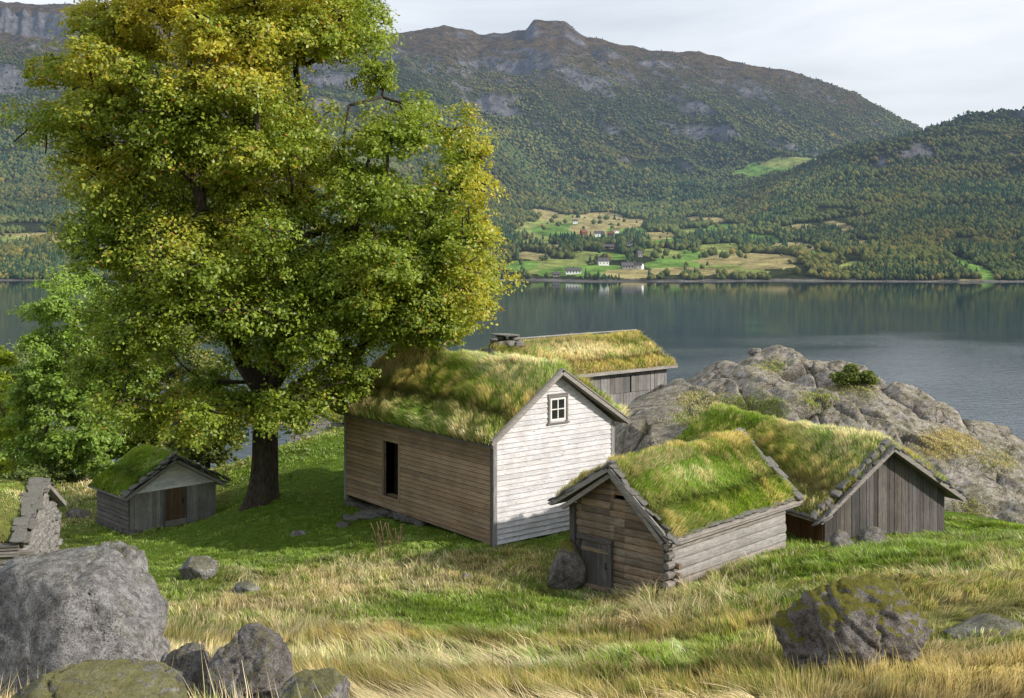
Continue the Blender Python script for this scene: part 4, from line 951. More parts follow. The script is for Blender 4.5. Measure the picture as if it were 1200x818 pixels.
# ================= barn by the water
h5 = empty('lakeside_barn', (-2.18, 57.7, 41.0), -R(50.7))
tag(h5, 'long barn by the lake with pale plank wall and golden dry grass roof', 'barn')
W, L = 4.4, 9.05; rx, rz_ = 2.2, 3.50; xL, zL, xR, zR = -.4, 2.2, 4.8, 2.22
footprint(h5, W, L)
def eav(x): return zL + (x - xL) * (rz_ - zL) / (rx - xL) if x < rx else zR + (xR - x) * (rz_ - zR) / (xR - rx)
wall(h5, (W,0,0), (0,1,0), (1,0,0), [(0,-1),(L,-1),(L,eav(W)-.08),(0,eav(W)-.08)], 'planks', 'pale_v', .21, holes=[(5.2,7.9,1.15,1.98)], seed=43, tint=(.6,1.15), gap=.02)
wall(h5, (W+.0,5.2,0), (0,1,0), (1,0,0), [(0,1.17),(1.3,1.17),(1.3,1.96),(0,1.96)], 'planks', 'pale_v', .3, seed=48, tint=(.5,.8), name='hatch')
wall(h5, (W+.0,6.6,0), (0,1,0), (1,0,0), [(0,1.17),(1.3,1.17),(1.3,1.96),(0,1.96)], 'planks', 'pale_v', .3, seed=49, tint=(.6,.9), name='hatch')
wall(h5, (0,0,0), (0,1,0), (-1,0,0), [(0,-1),(L,-1),(L,eav(0)-.08),(0,eav(0)-.08)], 'planks', 'pale_v', .2, seed=44)
for yy, nn, sd in ((0, -1, 45), (L, 1, 46)):
    wall(h5, (0,yy,0), (1,0,0), (0,nn,0), [(0,-1),(W,-1),(W,eav(W)-.07),(rx,rz_-.08),(0,eav(0)-.07)], 'planks', 'pale_v', .2, seed=sd)
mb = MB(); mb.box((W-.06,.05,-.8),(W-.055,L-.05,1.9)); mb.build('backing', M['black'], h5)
deck(h5, xL, zL, rx, rz_, xR, zR, -.3, L+.3)
tf, smp = sheet(h5, 'turf', xL, zL, rx, rz_, xR, zR, -.3, L+.28, .20, 51, .05, lambda x, y: .85, .05)
roof_grass(tf, smp, 38000, .10, .28, .03, 52)
mb = MB(); mb.beam((xR,-.35,zR+.02),(xR,L+.35,zR+.02),.08,.13,1.2,jit=.02); mb.build('eave_board', M['trim'], h5)
for (xa, za, xb, zb) in ((xL-.03, zL, rx+.02, rz_+.02), (xR+.03, zR, rx-.02, rz_+.02)):
    barge(h5, xa, za, xb, zb, L+.34, .05, .2); barge(h5, xa, za, xb, zb, -.34, .05, .2)
mb = MB(); mb.tube([(rx-.1,1.4,rz_+.36),(rx-.05,4,rz_+.37),(rx-.1,L+.2,rz_+.36)],[.035,.04,.03],7,1.1); mb.build('ridge_pole', M['pale_v'], h5)
vt = empty('stone_vent', (0,0,0)); vt.parent = h5
for k, (x, y, z, a, b_, c_) in enumerate([(2.2,.15,3.72,.6,.5,.25),(2.5,.55,3.72,.5,.5,.28),(1.9,.7,3.75,.5,.5,.28),(2.6,1.05,3.7,.55,.45,.25),(2.1,.2,3.95,.5,.45,.2),(2.5,.9,3.93,.45,.4,.18),(1.9,.6,3.95,.5,.4,.2),(2.3,.55,4.10,1.1,1.0,.09),(2.2,-.1,3.9,.6,.3,.14)]):
    slab('vent_stone', vt, (x, y, z), (a, b_, c_), (rr.uniform(-.1,.1),rr.uniform(-.1,.1),rr.uniform(-.5,.5)))

# ================= stone hut at the left edge
h6 = empty('stone_hut', (-12.05, 30.0, 40.75), R(99.8))
tag(h6, 'stone walled hut with mossy roof and slab edged gable behind the huge left rock', 'hut')
W, L = 4.0, 7.0; rx, rz_ = 2.0, 2.52; xL, zL, xR, zR = -.35, 1.60, 4.3, 1.50
footprint(h6, W, L)
def eav(x): return zL + (x - xL) * (rz_ - zL) / (rx - xL) if x < rx else zR + (xR - x) * (rz_ - zR) / (xR - rx)
for wi, (O, A, N, Lw, top) in enumerate([((0,0,0),(1,0,0),(0,-1,0),W,None),((0,0,0),(0,1,0),(-1,0,0),L,1.55),((W,0,0),(0,1,0),(1,0,0),L,1.5)]):
    VV, FF, nb = [], [], 0; r2 = random.Random(60 + wi); z = -.6
    while z < (2.4 if top is None else top):
        hh = r2.uniform(.12, .24); s = r2.uniform(-.2, 0)
        while s < Lw:
            w_ = r2.uniform(.25, .6); zc = z + hh / 2
            lim = (eav(min(max(s + w_/2, 0), W)) - .05) if top is None else top
            if zc < lim:
                me = SLABS[r2.randrange(7)]; vv = np.array([v.co[:] for v in me.vertices]) * np.array([w_ * .52, .2, hh * .52])
                if r2.random() < .5: vv[:, 0] *= -1
                c_ = np.array(O) + np.array(A) * (s + w_ / 2) - np.array(N) * (.12 + r2.uniform(-.04, .04)) + np.array([0, 0, zc])
                a_ = math.atan2(A[1], A[0]); rot = np.array([[math.cos(a_), -math.sin(a_), 0], [math.sin(a_), math.cos(a_), 0], [0, 0, 1]])
                VV.append(vv @ rot.T + c_); FF.append(np.array([p.vertices[:] for p in me.polygons]) + nb); nb += len(vv)
            s += w_
        z += hh
    build('wall', np.concatenate(VV), np.concatenate(FF), M['slate'], h6, True)
mb = MB(); mb.box((.2,.2,-.5),(W-.2,L,1.4)); mb.build('inner_wall', M['black'], h6)
deck(h6, xL, zL, rx, rz_, xR, zR, -.2, L)
tf, smp = sheet(h6, 'turf', xL, zL, rx, rz_, xR, zR, .1, L, .15, 61, .06, lambda x, y: .35 + .1 * math.sin(3 * y), .03)
roof_grass(tf, smp, 45000, .03, .10, .016, 62)
for (xa, za, xb, zb, sd) in ((xL-.03, zL, rx+.02, rz_+.02, 1), (xR+.03, zR, rx-.02, rz_+.02, 2)):
    barge(h6, xa, za, xb, zb, -.22, .04, .12, 'trim_x')
    rake_stones(h6, xa, za+.06, xb, zb+.08, .06, .2, (.28,.42,.06), .05, sd+100)
    rake_stones(h6, xa, za+.02, xb, zb+.04, -.12, .24, (.3,.24,.045), .03, sd+110)
for k in range(4):
    mb = MB(); mb.beam((xL-.06+.0,.0,zL-.06-.07*k),(xL-.06,L,zL-.06-.07*k),.1,.055,.6+.1*k,jit=.01); mb.build('eave_board', M['trim'], h6)
mb = MB(); mb.tube([(-.12,-.3,1.30),(-.12,4,1.30)],[.07,.08],7,.8); mb.build('eave_log', M['trim'], h6)

# ================= turf roofed hut beyond the tree
h7 = empty('distant_hut', (-10.6, 58.0, pz(520, 58.0)), R(10))
tag(h7, 'little low hut with pale stone gable half hidden by the big tree trunk', 'hut')
W, L = 2.9, 3.0; rx, rz_ = 1.45, 1.55; xL, zL, xR, zR = -.2, .75, 3.1, .75
footprint(h7, W, L)
mb = MB(); r2 = random.Random(8)
for z in np.arange(-.4, 1.4, .16):
    s = 0
    while s < W:
        w_ = r2.uniform(.2, .45); lim = .7 + .8 * (1 - abs(s + w_/2 - rx) / rx)
        if z + .1 < lim: mb.box((s,.0,z),(s+w_-.01,.3,z+.15),(r2.uniform(1,1.6),)*3,.02)
        s += w_
mb.box((0,.3,-.4),(.3,L,.7)); mb.box((W-.3,.3,-.4),(W,L,.7)); mb.build('wall', M['slate'], h7)
deck(h7, xL, zL, rx, rz_, xR, zR, -.1, L)
tf, smp = sheet(h7, 'turf', xL, zL, rx, rz_, xR, zR, -.1, L, .12, 71, .05, lambda x, y: .5, .03)
roof_grass(tf, smp, 6000, .05, .18, .03, 72)

# ------------------------------------------------------------------ boulders
rock_px(62, 640, 850, 15.6, 292, 1.55, 'huge grey lichen covered foreground rock filling the lower left corner', name='large_rock', sub=6, seed=3, mat='rock_big', rough=.10, cuts=0, planes=[(.80,-.10,.62,.60),(-.42,-.82,.30,.20),(-.05,-.15,1.0,.56),(.55,-.80,.05,.62),(.1,-.9,.42,.34),(-.5,-.3,.8,.60),(.97,.1,.1,.80),(.5,-.45,.75,.60)])
rock_px(125, 636, 790, 17.0, 96, .8, 'pale sunlit rock wedged behind the huge lower left rock', name='large_rock', sub=5, seed=9, mat='rock', rough=.2, cuts=8)
rock_px(95, 786, 900, 10.2, 260, .9, 'flat rock with yellow green moss cap at the bottom left edge', sub=6, seed=21, mat='rock_mossy', rough=.14, cuts=8)
rock_px(285, 742, 850, 13.0, 118, .6, 'dark rounded boulder at the bottom, right of the mossy flat rock', sub=6, seed=36, mat='rock_dark', rough=.15, cuts=6)
rock_px(222, 758, 840, 13.6, 74, .45, 'dark mossy boulder tucked left of the dark rounded boulder', sub=5, seed=38, mat='rock_dark', rough=.15, cuts=4)
rock_px(368, 789, 880, 12.0, 120, .5, 'low moss topped boulder at the bottom edge right of the dark rounded boulder', sub=5, seed=41, mat='rock_mossy', rough=.16)
rock_px(1005, 676, 806, 17.6, 176, .85, 'big rounded boulder with moss on top alone in the right foreground grass', sub=6, seed=59, mat='rock_moss_dark', rough=.13, cuts=4)
for (px, a, b_, Yd, w, lab, mt, sd) in [
    (351,622,637,39.5,26,'small grey stone in the shaded lawn right of the tree trunk','rock',61),
    (232,650,682,32.5,46,'pale weathered stone half sunk in dry grass on the left meadow','rock',62),
    (291,681,703,30.0,40,'pointed grey stone in long dry grass left of the meadow centre','rock',63),
    (166,664,676,32.8,18,'little pale stone beside the top of the huge left rock','rock',64),
    (545,672,680,32.2,13,'tiny pale stone in the shaded green hollow','rock',65),
    (664,638,697,32.9,52,'dark boulder leaning against the left corner of the log cabin','rock_moss_dark',86),
    (986,624,648,33.2,38,'flat dark rock in the grass in front of the plank shed','rock_dark',67),
    (1024,620,644,33.6,44,'mossy low rock right of the flat dark rock before the plank shed','rock_dark',68),
    (94,594,612,47.0,34,'dark boulder on the grass left of the small plank shed','rock_dark',69),
    (195,765,779,14.8,18,'thin pale stone between the huge left rock and the dark boulders','rock',70),
    (72,600,612,47.5,18,'small dark stone beside the boulder left of the small plank shed','rock_dark',72),
    (1165,724,752,20.0,116,'flat grey rock slab lying flush in the grass at the right edge','rock',71)]:
    rock_px(px, a, b_ + 4, Yd, w, (w * Yd / F) * .45 if px < 1100 else .8, lab, name='flat_rock' if 'flat' in lab else 'stone', sub=4, seed=sd, mat=mt, rough=.2, cuts=8)
x, y = P(915, 421, 61.5)[:2]; rock('perched_boulder', (x, y, crag_top(x, y) + .28), (1.15, .8, .42), 'rounded boulder perched on the highest point of the granite outcrop', sub=5, seed=77, cuts=6, rough=.12)
x, y = P(886, 421, 61.2)[:2]; rock('perched_boulder', (x, y, crag_top(x, y) + .1), (.45, .4, .22), 'small stone just left of the boulder perched on the outcrop top', sub=4, seed=78, cuts=6, rough=.12)
# doorstep stones of the house
for (px, py, w, lab) in [(442,603,.9,'widest flat doorstep slab below the open house door'),(428,607,.7,'flat slab left of the widest doorstep slab'),(412,609,.55,'leftmost stone of the doorstep stones by the house'),
                         (402,617,.4,'small pale stone in the grass just below the doorstep stones'),(455,598,.6,'doorstep slab tucked against the house wall under the door')]:
    x, y = ghit(px, py); o = slab('doorstep_stone', None, (x, y, gz(x, y) + .05), (w, w * .6, .16), (0, .05, random.uniform(-.3, .3))); tag(o, lab, 'stone')

# ------------------------------------------------------------------ grass
tag(None or meadow('meadow_grass', 'long dry and green grass growing on the foreground slope', 8.5, 25, 700, .8, 101), None)
meadow('lawn_grass', 'green and straw coloured grass around the wooden buildings', 25, 41, 720, .78, 102)
meadow('bank_grass', 'sunlit grass on the rise behind the big tree', 41, 62, 150, 1.5, 103, -60, 640)
meadow('slope_grass', 'low grass on the slope between the plank shed and the outcrop', 41, 52, 160, 1.2, 104, 640, 1500)
# grass tufts and moss growing in the cracks of the crag
def crag_grass():
    r = np.random.default_rng(5); pts = []
    for (px, py, rx, ry, n_, dr) in [(880,487,40,14,9000,.25),(1112,520,34,13,9000,.85),(820,470,26,10,3000,.6),(960,470,20,10,2500,.35),(1075,600,16,12,1200,.2),(1130,600,24,12,1000,.5),(1000,455,25,7,2500,.55),(905,430,18,4,1500,.4),
                                     (850,492,60,10,7000,.3),(790,440,20,5,1000,.4),(1170,540,20,10,1500,.6),(700,455,14,8,800,.4)]:
        for k in range(n_ // 40):
            a = r.uniform(0, 6.28); q = math.sqrt(r.random()); x_ = px + rx * q * math.cos(a); y_ = py + ry * q * math.sin(a)
            Yl = np.linspace(38.5, 66, 260); xx = (x_ - CX) / F * Yl; zz = CZ - (y_ - HZ) / F * Yl
            d_ = zz - crag_z(xx, Yl, True); i = np.argmax(d_ < 0)
            if d_[i] < 0:
                m = 40; pts.append(np.stack([xx[i] + r.normal(0, .22, m), Yl[i] + r.normal(0, .3, m), np.full(m, dr)], 1))
    p = np.concatenate(pts); z = crag_z(p[:, 0], p[:, 1], True) - .02
    c = grass_colours(np.clip(p[:, 2] + r.normal(0, .15, len(p)), 0, 1), r) * 1.1
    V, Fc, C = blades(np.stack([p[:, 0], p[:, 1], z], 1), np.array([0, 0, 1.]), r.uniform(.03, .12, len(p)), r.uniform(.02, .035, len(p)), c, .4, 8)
    tag(build('outcrop_grass', V, Fc, M['grass'], col=C), 'tufts of yellow and green grass rooted in the outcrop cracks', 'grass', kind='stuff')
crag_grass()

# ------------------------------------------------------------------ trees
def in_poly(x, y, poly):
    return poly_sd(np.array([x]), np.array([y]), np.array(poly, float))[0]
def leaves(centres, radii, per, size, colfun, seed, flat=.62, droop=.25):
    r = np.random.default_rng(seed); n_ = len(centres)
    idx = np.repeat(np.arange(n_), (per * r.uniform(.5, 1.5, n_)).astype(int)); m = len(idx)
    # each lobe = several leafy sprays
    spr = r.normal(size=(n_, 48, 3)); spr /= np.linalg.norm(spr, axis=2)[..., None]; spr *= r.uniform(.15, 1.3, (n_, 48, 1)) ** .6
    s = spr[idx, (48 * r.random(m) ** 1.25).astype(int)]
    q = s + r.normal(0, .14, (m, 3)); q[:, 2] *= flat; q[:, 2] -= droop * (q[:, 0] ** 2 + q[:, 1] ** 2) * .5
    p = centres[idx] + q * radii[idx][:, None]
    nrm = r.normal(size=(m, 3)) * .8 + np.array([.15, -.25, 1.0]) + s * .8; nrm /= np.linalg.norm(nrm, axis=1)[:, None]
    t = np.cross(nrm, r.normal(size=(m, 3))); t /= np.linalg.norm(t, axis=1)[:, None]; b = np.cross(nrm, t)
    sz = (size * r.uniform(.6, 1.3, m))[:, None]
    V = np.stack([p - t * sz * .55, p + b * sz * .36 + nrm * sz * .08, p + t * sz * .6, p - b * sz * .36 + nrm * sz * .08], 1)
    c = colfun(p, q, r, idx); C = np.repeat(c[:, None], 4, 1)
    return V.reshape(-1, 3), (np.arange(m)[:, None] * 4 + np.arange(4)), C.reshape(-1, 3)
def tree(name, label, base, poly, Yc, half, nl, rl, per, size, colfun, tr, seed, bark='bark', forks=(), gap=.78, trunk_top=None, leaf='leaf', group=None, th=3.0, edge=.0):
    r = random.Random(seed); base = Vector(base); root = empty(name, base); tag(root, label, 'tree', group)
    xs = [p[0] for p in poly]; ys = [p[1] for p in poly]; cx, cy = sum(xs) / len(xs), sum(ys) / len(ys)
    pts = []; rad = []; tries = 0
    mx = max(xs) - min(xs)
    while len(pts) < nl and tries < 40000:
        tries += 1; x_ = r.uniform(min(xs), max(xs)); y_ = r.uniform(min(ys), max(ys)); rr_ = rl * r.uniform(.6, 1.25)
        sd = in_poly(x_, y_, poly); 
        if sd < rr_ * F / Yc * .42 + edge: continue
        dm = half * math.sqrt(max(0, 1 - (1 - min(1, sd / (mx * .33))) ** 2)); yy = Yc + r.choice((-1, -1, -1, 1)) * dm * r.uniform(.2, 1.0)
        p = Vector(P(x_, y_, Yc)); p.y = yy; p.x = p.x  # the crown has depth in the world, not along the ray
        if fbm(p.x * .33, p.y * .33, p.z * .42, seed, 2) < -.15 and mx > 300: continue
        if all((p - q).length > gap * (rr_ + s) * .72 for q, s in zip(pts, rad)): pts.append(p); rad.append(rr_)
    # skeleton: trunk and forks, then every lobe hangs on the nearest inner node
    tt = trunk_top or base + Vector((0.2, 0, th))
    nodesL = [base - Vector((0, 0, .5)), base + (Vector(tt) - base) * .5, Vector(tt)]; par = [None, 0, 1]
    for f in forks:
        pr = 2
        for q in f: nodesL.append(Vector(q)); par.append(pr); pr = len(nodesL) - 1
    lobes = sorted(range(len(pts)), key=lambda i: (pts[i] - Vector(tt)).length)
    for i in lobes:
        p = pts[i]; best = min(range(2, len(nodesL)), key=lambda k: (nodesL[k] - p).length + .35 * (nodesL[k] - Vector(tt)).length * (1 if (nodesL[k] - Vector(tt)).length < (p - Vector(tt)).length else 4) + max(0, nodesL[k].z - p.z) * .8)
        a = nodesL[best]; d = p - a; nseg = max(2, int(d.length / .9)); pr = best
        for k in range(1, nseg + 1):
            t = k / nseg; q = a + d * t + Vector((r.uniform(-.15, .15), r.uniform(-.15, .15), .35 * math.sin(t * 3.14) * min(1, d.length / 4) + r.uniform(-.1, .1)))
            if k == nseg: q = p
            nodesL.append(q); par.append(pr); pr = len(nodesL) - 1
        for _ in range(3):       # twigs
            q = p + Vector((r.gauss(0, 1), r.gauss(0, 1), r.gauss(0, .5))).normalized() * rad[i] * .9; nodesL.append((p + q) / 2 + Vector((0, 0, .1))); par.append(pr); nodesL.append(q); par.append(len(nodesL) - 2)
    w_ = [0.0] * len(nodesL); kids = [0] * len(nodesL)
    for k in range(len(nodesL) - 1, 0, -1):
        if kids[k] == 0: w_[k] = .012 ** 2.4
        w_[par[k]] += w_[k]; kids[par[k]] += 1
    sc = tr / (w_[0] ** (1 / 2.4)); R_ = [max(.012, (w ** (1 / 2.4)) * sc) for w in w_]
    tm, bm = MB(), MB(); first = True
    for k in range(1, len(nodesL)):
        a, b_ = nodesL[par[k]] - base, nodesL[k] - base
        ra, rb = min(R_[par[k]], R_[k] * 1.35), R_[k]
        if par[k] is not None and k <= 2: continue
        mid = (a + b_) / 2 + Vector((r.uniform(-.06, .06), r.uniform(-.06, .06), r.uniform(-.04, .04))) * (a - b_).length
        bm.tube([a, mid, b_], [ra, (ra + rb) / 2, rb], 7 if rb > .05 else 4)
    # trunk with root flare and fluting
    nu, nv = 28, 26; VV = []
    top = Vector(tt) - base; rt = R_[2] * .95
    for i in range(nv):
        t = i / (nv - 1); c = Vector((0, 0, -.5)) * (1 - t) + top * t; c.x += .05 * math.sin(t * 5)
        rr_ = tr * (1 + 1.1 * math.exp(-t * 9)) * (1 - t) + rt * t + tr * .25 * math.exp(-t * 4)
        for j in range(nu):
            a = 2 * math.pi * j / nu; fl = 1 + (.16 * math.exp(-t * 5) + .05) * math.sin(a * 5 + 1 + t) + .04 * math.sin(a * 11 + t * 3)
            VV.append((c.x + math.cos(a) * rr_ * fl, c.y + math.sin(a) * rr_ * fl, c.z))
    FF = np.array([(i * nu + j, i * nu + (j + 1) % nu, (i + 1) * nu + (j + 1) % nu, (i + 1) * nu + j) for i in range(nv - 1) for j in range(nu)])
    build('trunk', VV, FF, M[bark], root, True)
    bm.build('branches', M[bark], root, True)
    V, Fc, C = leaves(np.array([tuple(p) for p in pts]), np.array(rad), per, size, colfun, seed)
    V = V - np.array(tuple(base)); build('crown', V, Fc, M[leaf], root, col=C)
    return root
def linden_col(p, q, r, idx):
    n_ = len(p); u = r.random(n_)[:, None]
    dark = np.array([.125, .19, .022]); mid = np.array([.34, .43, .045]); gold = np.array([.80, .66, .08]); rust = np.array([.50, .27, .06])
    c = dark + (mid - dark) * u
    px_ = CX + p[:, 0] / p[:, 1] * F; 
    zone = np.clip((p[:, 2] - 47) / 12, 0, 1) * np.clip((-4.5 - p[:, 0]) / 4 + .3, 0, 1) * .75 + .55 * np.clip((p[:, 0] + 3.2) / 2.2, 0, 1) + .22 * (p[:, 2] < 46) * (p[:, 1] < 42.5)
    zone = np.clip(zone + .55 * fbm(p[:, 0] * .45, p[:, 1] * .45, p[:, 2] * .6, 111, 3) + .12, .03, .85)
    g = np.clip(zone * 1.1 + r.normal(0, .16, n_) - .40, 0, .85)[:, None]; c = c + (gold - c) * g
    ru = (r.random(n_) < zone * .05)[:, None]; c = np.where(ru, rust, c)
    return c
tp = [(48,165),(66,120),(78,60),(95,5),(130,-60),(230,-110),(330,-105),(420,-50),(445,15),(468,45),(478,100),(520,112),(560,140),(578,165),(572,215),(560,235),(580,270),(580,330),
      (566,365),(535,392),(480,400),(440,412),(424,450),(385,490),(300,508),(245,512),(190,520),(135,490),(105,430),(118,370),(140,330),(100,275),(88,245),(110,228),(62,215)]
bx, by = (304 - CX) / F * 43, 43.0
def tpt(px, py, dy=0): return Vector(P(px, py, 43.0)) + Vector((0, dy, 0))
linden = tree('linden_tree', 'huge linden tree with green and golden autumn leaves towering over the small plank shed', (bx, by, gz(bx, by) - .1), tp, 43.0, 6.3, 340, 1.22, 1650, .115, linden_col, .43, 17,
     forks=[[tpt(330,430), tpt(348,380), tpt(372,300,.5), tpt(400,215,1), tpt(405,120,1)], [tpt(318,420,.4), tpt(318,350,.5), tpt(318,280,.5), tpt(322,190,0), tpt(318,90,0), tpt(330,10,0)], [tpt(285,425), tpt(262,360,-1), tpt(232,270,-1), tpt(208,190,-.5), tpt(196,100,0), tpt(200,30,0)],
            [tpt(360,395,-1), tpt(400,330,-2), tpt(450,260,-2), tpt(500,220,-1.5)]], trunk_top=tpt(314, 462), gap=.47)
def colmix(a, b, c3=None, pc=.1):
    a, b = np.array(a), np.array(b)
    def f(p, q, r, idx):
        c = a + (b - a) * r.random(len(p))[:, None]
        if c3 is not None: c = np.where((r.random(len(p)) < pc)[:, None], np.array(c3), c)
        return c * r.uniform(.8, 1.2, len(p))[:, None]
    return f
def small_tree(label, px, pybase, Yd, poly, half, nl, rl, per, size, cf, tr, seed, bark='bark_pale', name='ash_tree', th=2.5):
    x_ = (px - CX) / F * Yd; z_ = gz(x_, Yd)
    return tree(name, label, (x_, Yd, z_), poly, Yd, half, nl, rl, per, size, cf, tr, seed, bark, group=None, th=th)
small_tree('fresh green ash tree behind the left stone hut, its trunk pale and slender', 95, 560, 60, [(25,470),(28,400),(50,345),(85,312),(120,335),(150,380),(172,440),(175,500),(150,560),(70,565),(25,555)], 3.0, 85, .85, 900, .15,
           colmix((.15,.26,.035),(.36,.50,.09)), .22, 31)
small_tree('bright yellow green young tree at the far left edge', -5, 545, 64, [(-70,540),(-70,430),(-30,395),(15,405),(26,440),(30,490),(34,545),(-5,566)], 2.0, 45, .75, 800, .14,
           colmix((.24,.33,.02),(.52,.60,.05)), .14, 33, name='young_tree')
small_tree('olive green tree directly behind the small plank shed roof', 185, 560, 64, [(130,520),(125,440),(150,380),(210,360),(260,400),(265,480),(240,540),(150,560)], 2.6, 60, .95, 800, .16,
           colmix((.10,.14,.03),(.24,.27,.06),(.42,.34,.07),.12), .2, 35, name='birch_tree')
small_tree('dusty grey green tree standing between the yellow tree and the ash', 45, 560, 72, [(-40,540),(-30,430),(10,395),(60,390),(90,420),(95,500),(80,560),(-20,560)], 2.6, 60, 1.0, 700, .17,
           colmix((.17,.24,.07),(.36,.42,.14)), .2, 37, name='willow_tree')
small_tree('low dark leafy tree left of the linden trunk above the shed', 240, 560, 55, [(205,545),(210,490),(250,470),(285,485),(280,540)], 1.3, 16, .8, 420, .2,
           colmix((.07,.10,.02),(.18,.21,.04)), .12, 39, name='hazel_tree', bark='bark', th=1.0)
def bush(name, label, cat, x_, y_, z_, size, nl, per, leaf, cf, seed, stems=7):
    r = random.Random(seed); root = empty(name, (x_, y_, z_)); tag(root, label, cat)
    pts, rad = [], []
    for _ in range(nl):
        a = r.uniform(0, 6.28); q = math.sqrt(r.random()); t = r.uniform(.25, 1)
        pts.append((size[0] * q * math.cos(a) * .8, size[1] * q * math.sin(a) * .8, size[2] * t * (1 - .5 * q * q))); rad.append(min(size) * r.uniform(.25, .42))
    mb = MB()
    for p in pts: mb.tube([(p[0] * .1, p[1] * .1, -.1), (p[0] * .5, p[1] * .5, p[2] * .6), p], [.02, .014, .006], 4)
    mb.build('stems', M['bark'], root)
    V, Fc, C = leaves(np.array(pts), np.array(rad), per, leaf, cf, seed, .8, .1); build('foliage', V, Fc, M['leaf'], root, col=C); return root
def crag_at(px, py):
    Yl = np.linspace(38.5, 66, 600); xx = (px - CX) / F * Yl; zz = CZ - (py - HZ) / F * Yl; d_ = zz - crag_z(xx, Yl, True); i = np.argmax(d_ < 0); return xx[i], Yl[i], zz[i]
x_, y_, z_ = crag_at(1000, 449)
bush('juniper_bush', 'spreading green juniper bush growing on the crest of the granite outcrop', 'bush', x_, y_, z_ - .05, (1.15, .8, .75), 30, 420, .09, colmix((.07,.11,.02),(.22,.26,.045)), 3)
for i, (px, Yd, lab, s) in enumerate([(28,56,'dense dark shrub under the yellow green tree at the left edge',1.6),(62,58,'leafy shrub in front of the grey green tree',1.5),(100,60,'shrub at the foot of the fresh green ash',1.3),(150,62,'shrub just left of the small shed roof',1.5)]):
    x_ = (px - CX) / F * Yd; bush('shrub', lab, 'bush', x_, Yd, gz(x_, Yd) - .1, (s, s * .8, s * .9), 26, 500, .12, colmix((.08,.12,.03),(.22,.28,.06)), 20 + i)
# dry dock plant by the house wall
x_, y_ = ghit(457, 641); root = empty('dry_weed', (x_, y_, gz(x_, y_))); tag(root, 'cluster of dry brown seed stalks in the grass below the house wall', 'plant')
mb = MB(); r = random.Random(2)
for k in range(26):
    a = r.uniform(0, 6.28); l = r.uniform(.2, .75); mb.tube([(math.cos(a) * .05 + (k % 5 - 2) * .14, .1 * math.sin(a), -.05), (math.cos(a) * .12 + (k % 5 - 2) * .17, .12 * math.sin(a), l * .6), (math.cos(a) * .22 + (k % 5 - 2) * .18, .2 * math.sin(a), l)], [.009, .008, .014], 4)
mb.build('stalks', M['door_br'], root)

# ------------------------------------------------------------------ light, sky, camera
SUN_AZ = math.atan2(.95, -.31); EL = R(28)      # from the right, a little behind the camera
sd = Vector((math.sin(SUN_AZ) * math.cos(EL), math.cos(SUN_AZ) * math.cos(EL), math.sin(EL)))
L_ = bpy.data.lights.new('sun', 'SUN'); L_.energy = 5.0; L_.angle = R(.6); L_.color = (1.0, .93, .82)
so = bpy.data.objects.new('sun', L_); COL.objects.link(so); so.rotation_euler = sd.to_track_quat('Z', 'Y').to_euler()
w = bpy.data.worlds.new('World'); SC.world = w; w.use_nodes = True; nt = w.node_tree; nt.nodes.clear()
out = nt.nodes.new('ShaderNodeOutputWorld'); bg = nt.nodes.new('ShaderNodeBackground'); bg.inputs[1].default_value = .10
sky = nt.nodes.new('ShaderNodeTexSky'); sky.sky_type = 'NISHITA'; sky.sun_disc = False; sky.sun_elevation = EL; sky.sun_rotation = SUN_AZ; sky.air_density = 1.0; sky.dust_density = 1.5
tc = nt.nodes.new('ShaderNodeTexCoord'); mp = nt.nodes.new('ShaderNodeMapping'); mp.inputs['Scale'].default_value = (1.2, 1.2, 7.5); nt.links.new(tc.outputs['Generated'], mp.inputs[0])
nz = nt.nodes.new('ShaderNodeTexNoise'); nz.inputs['Scale'].default_value = 2.2; nz.inputs['Detail'].default_value = 7; nz.inputs['Roughness'].default_value = .52; nz.inputs['Distortion'].default_value = .3; nt.links.new(mp.outputs[0], nz.inputs['Vector'])
cr = nt.nodes.new('ShaderNodeValToRGB'); cr.color_ramp.elements[0].position = .30; cr.color_ramp.elements[1].position = .62
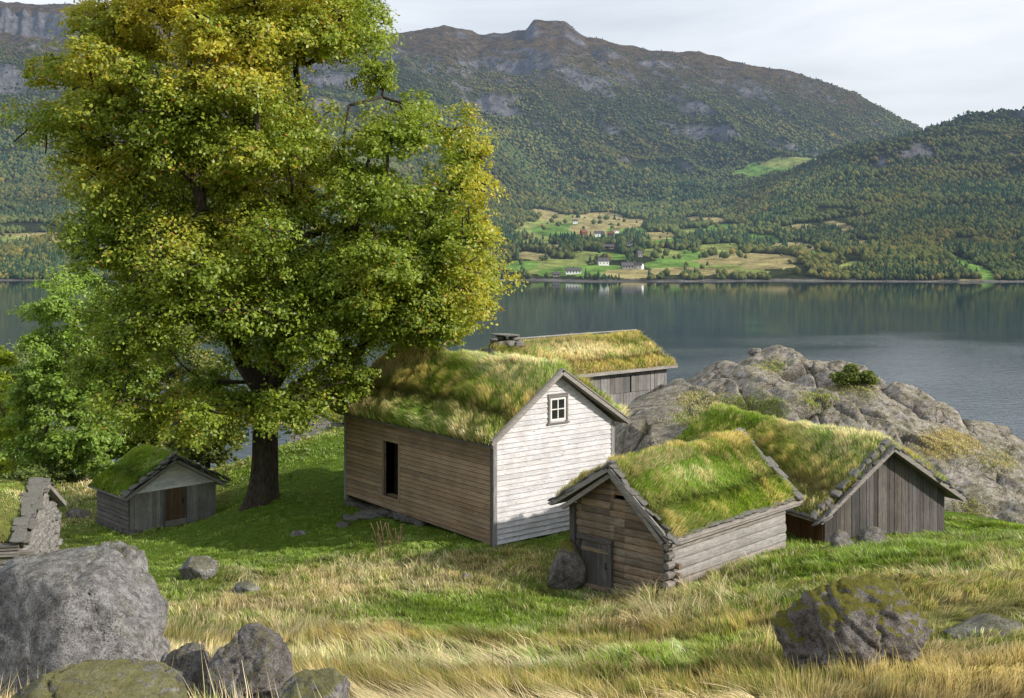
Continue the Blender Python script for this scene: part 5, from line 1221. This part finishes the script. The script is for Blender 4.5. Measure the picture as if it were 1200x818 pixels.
cr.color_ramp.elements[0].color = (.62, .62, .62, 1); cr.color_ramp.elements[1].color = (1, 1, 1, 1); nt.links.new(nz.outputs['Fac'], cr.inputs[0])
mx = nt.nodes.new('ShaderNodeMix'); mx.data_type = 'RGBA'; mx.inputs[7].default_value = (9.0, 9.45, 10.2, 1)
# cloud cover thins out overhead; sky there is brightened to add fill light
sp_ = nt.nodes.new('ShaderNodeSeparateXYZ'); nt.links.new(tc.outputs['Generated'], sp_.inputs[0])
br = nt.nodes.new('ShaderNodeMapRange'); br.inputs[1].default_value = .12; br.inputs[2].default_value = .7; br.inputs[3].default_value = 1.03; br.inputs[4].default_value = 1.5; nt.links.new(sp_.outputs[2], br.inputs[0])
vm = nt.nodes.new('ShaderNodeVectorMath'); vm.operation = 'SCALE'
mr = nt.nodes.new('ShaderNodeMapRange'); mr.inputs[1].default_value = .15; mr.inputs[2].default_value = .75; mr.inputs[3].default_value = 1.0; mr.inputs[4].default_value = .6; nt.links.new(sp_.outputs[2], mr.inputs[0])
mm = nt.nodes.new('ShaderNodeMath'); mm.operation = 'MULTIPLY'; nt.links.new(cr.outputs[0], mm.inputs[0]); nt.links.new(mr.outputs[0], mm.inputs[1])
nt.links.new(mm.outputs[0], mx.inputs[0]); nt.links.new(sky.outputs[0], mx.inputs[6]); nt.links.new(mx.outputs[2], vm.inputs[0]); nt.links.new(br.outputs[0], vm.inputs['Scale']); nt.links.new(vm.outputs[0], bg.inputs[0]); nt.links.new(bg.outputs[0], out.inputs[0])

cam = bpy.data.cameras.new('camera'); co = bpy.data.objects.new('camera', cam); COL.objects.link(co); SC.camera = co
co.location = (0, 0, CZ); co.rotation_euler = (R(90), 0, 0); cam.sensor_width = 36; cam.lens = 36 * F / 1200; cam.shift_y = -(409 - HZ) / 1200; cam.clip_start = .1; cam.clip_end = 30000
SC.view_settings.view_transform = 'Standard'; SC.view_settings.look = 'None'; SC.view_settings.exposure = 0; SC.view_settings.gamma = 1
SC.cycles.max_bounces = 6; SC.cycles.diffuse_bounces = 3; SC.cycles.transparent_max_bounces = 4
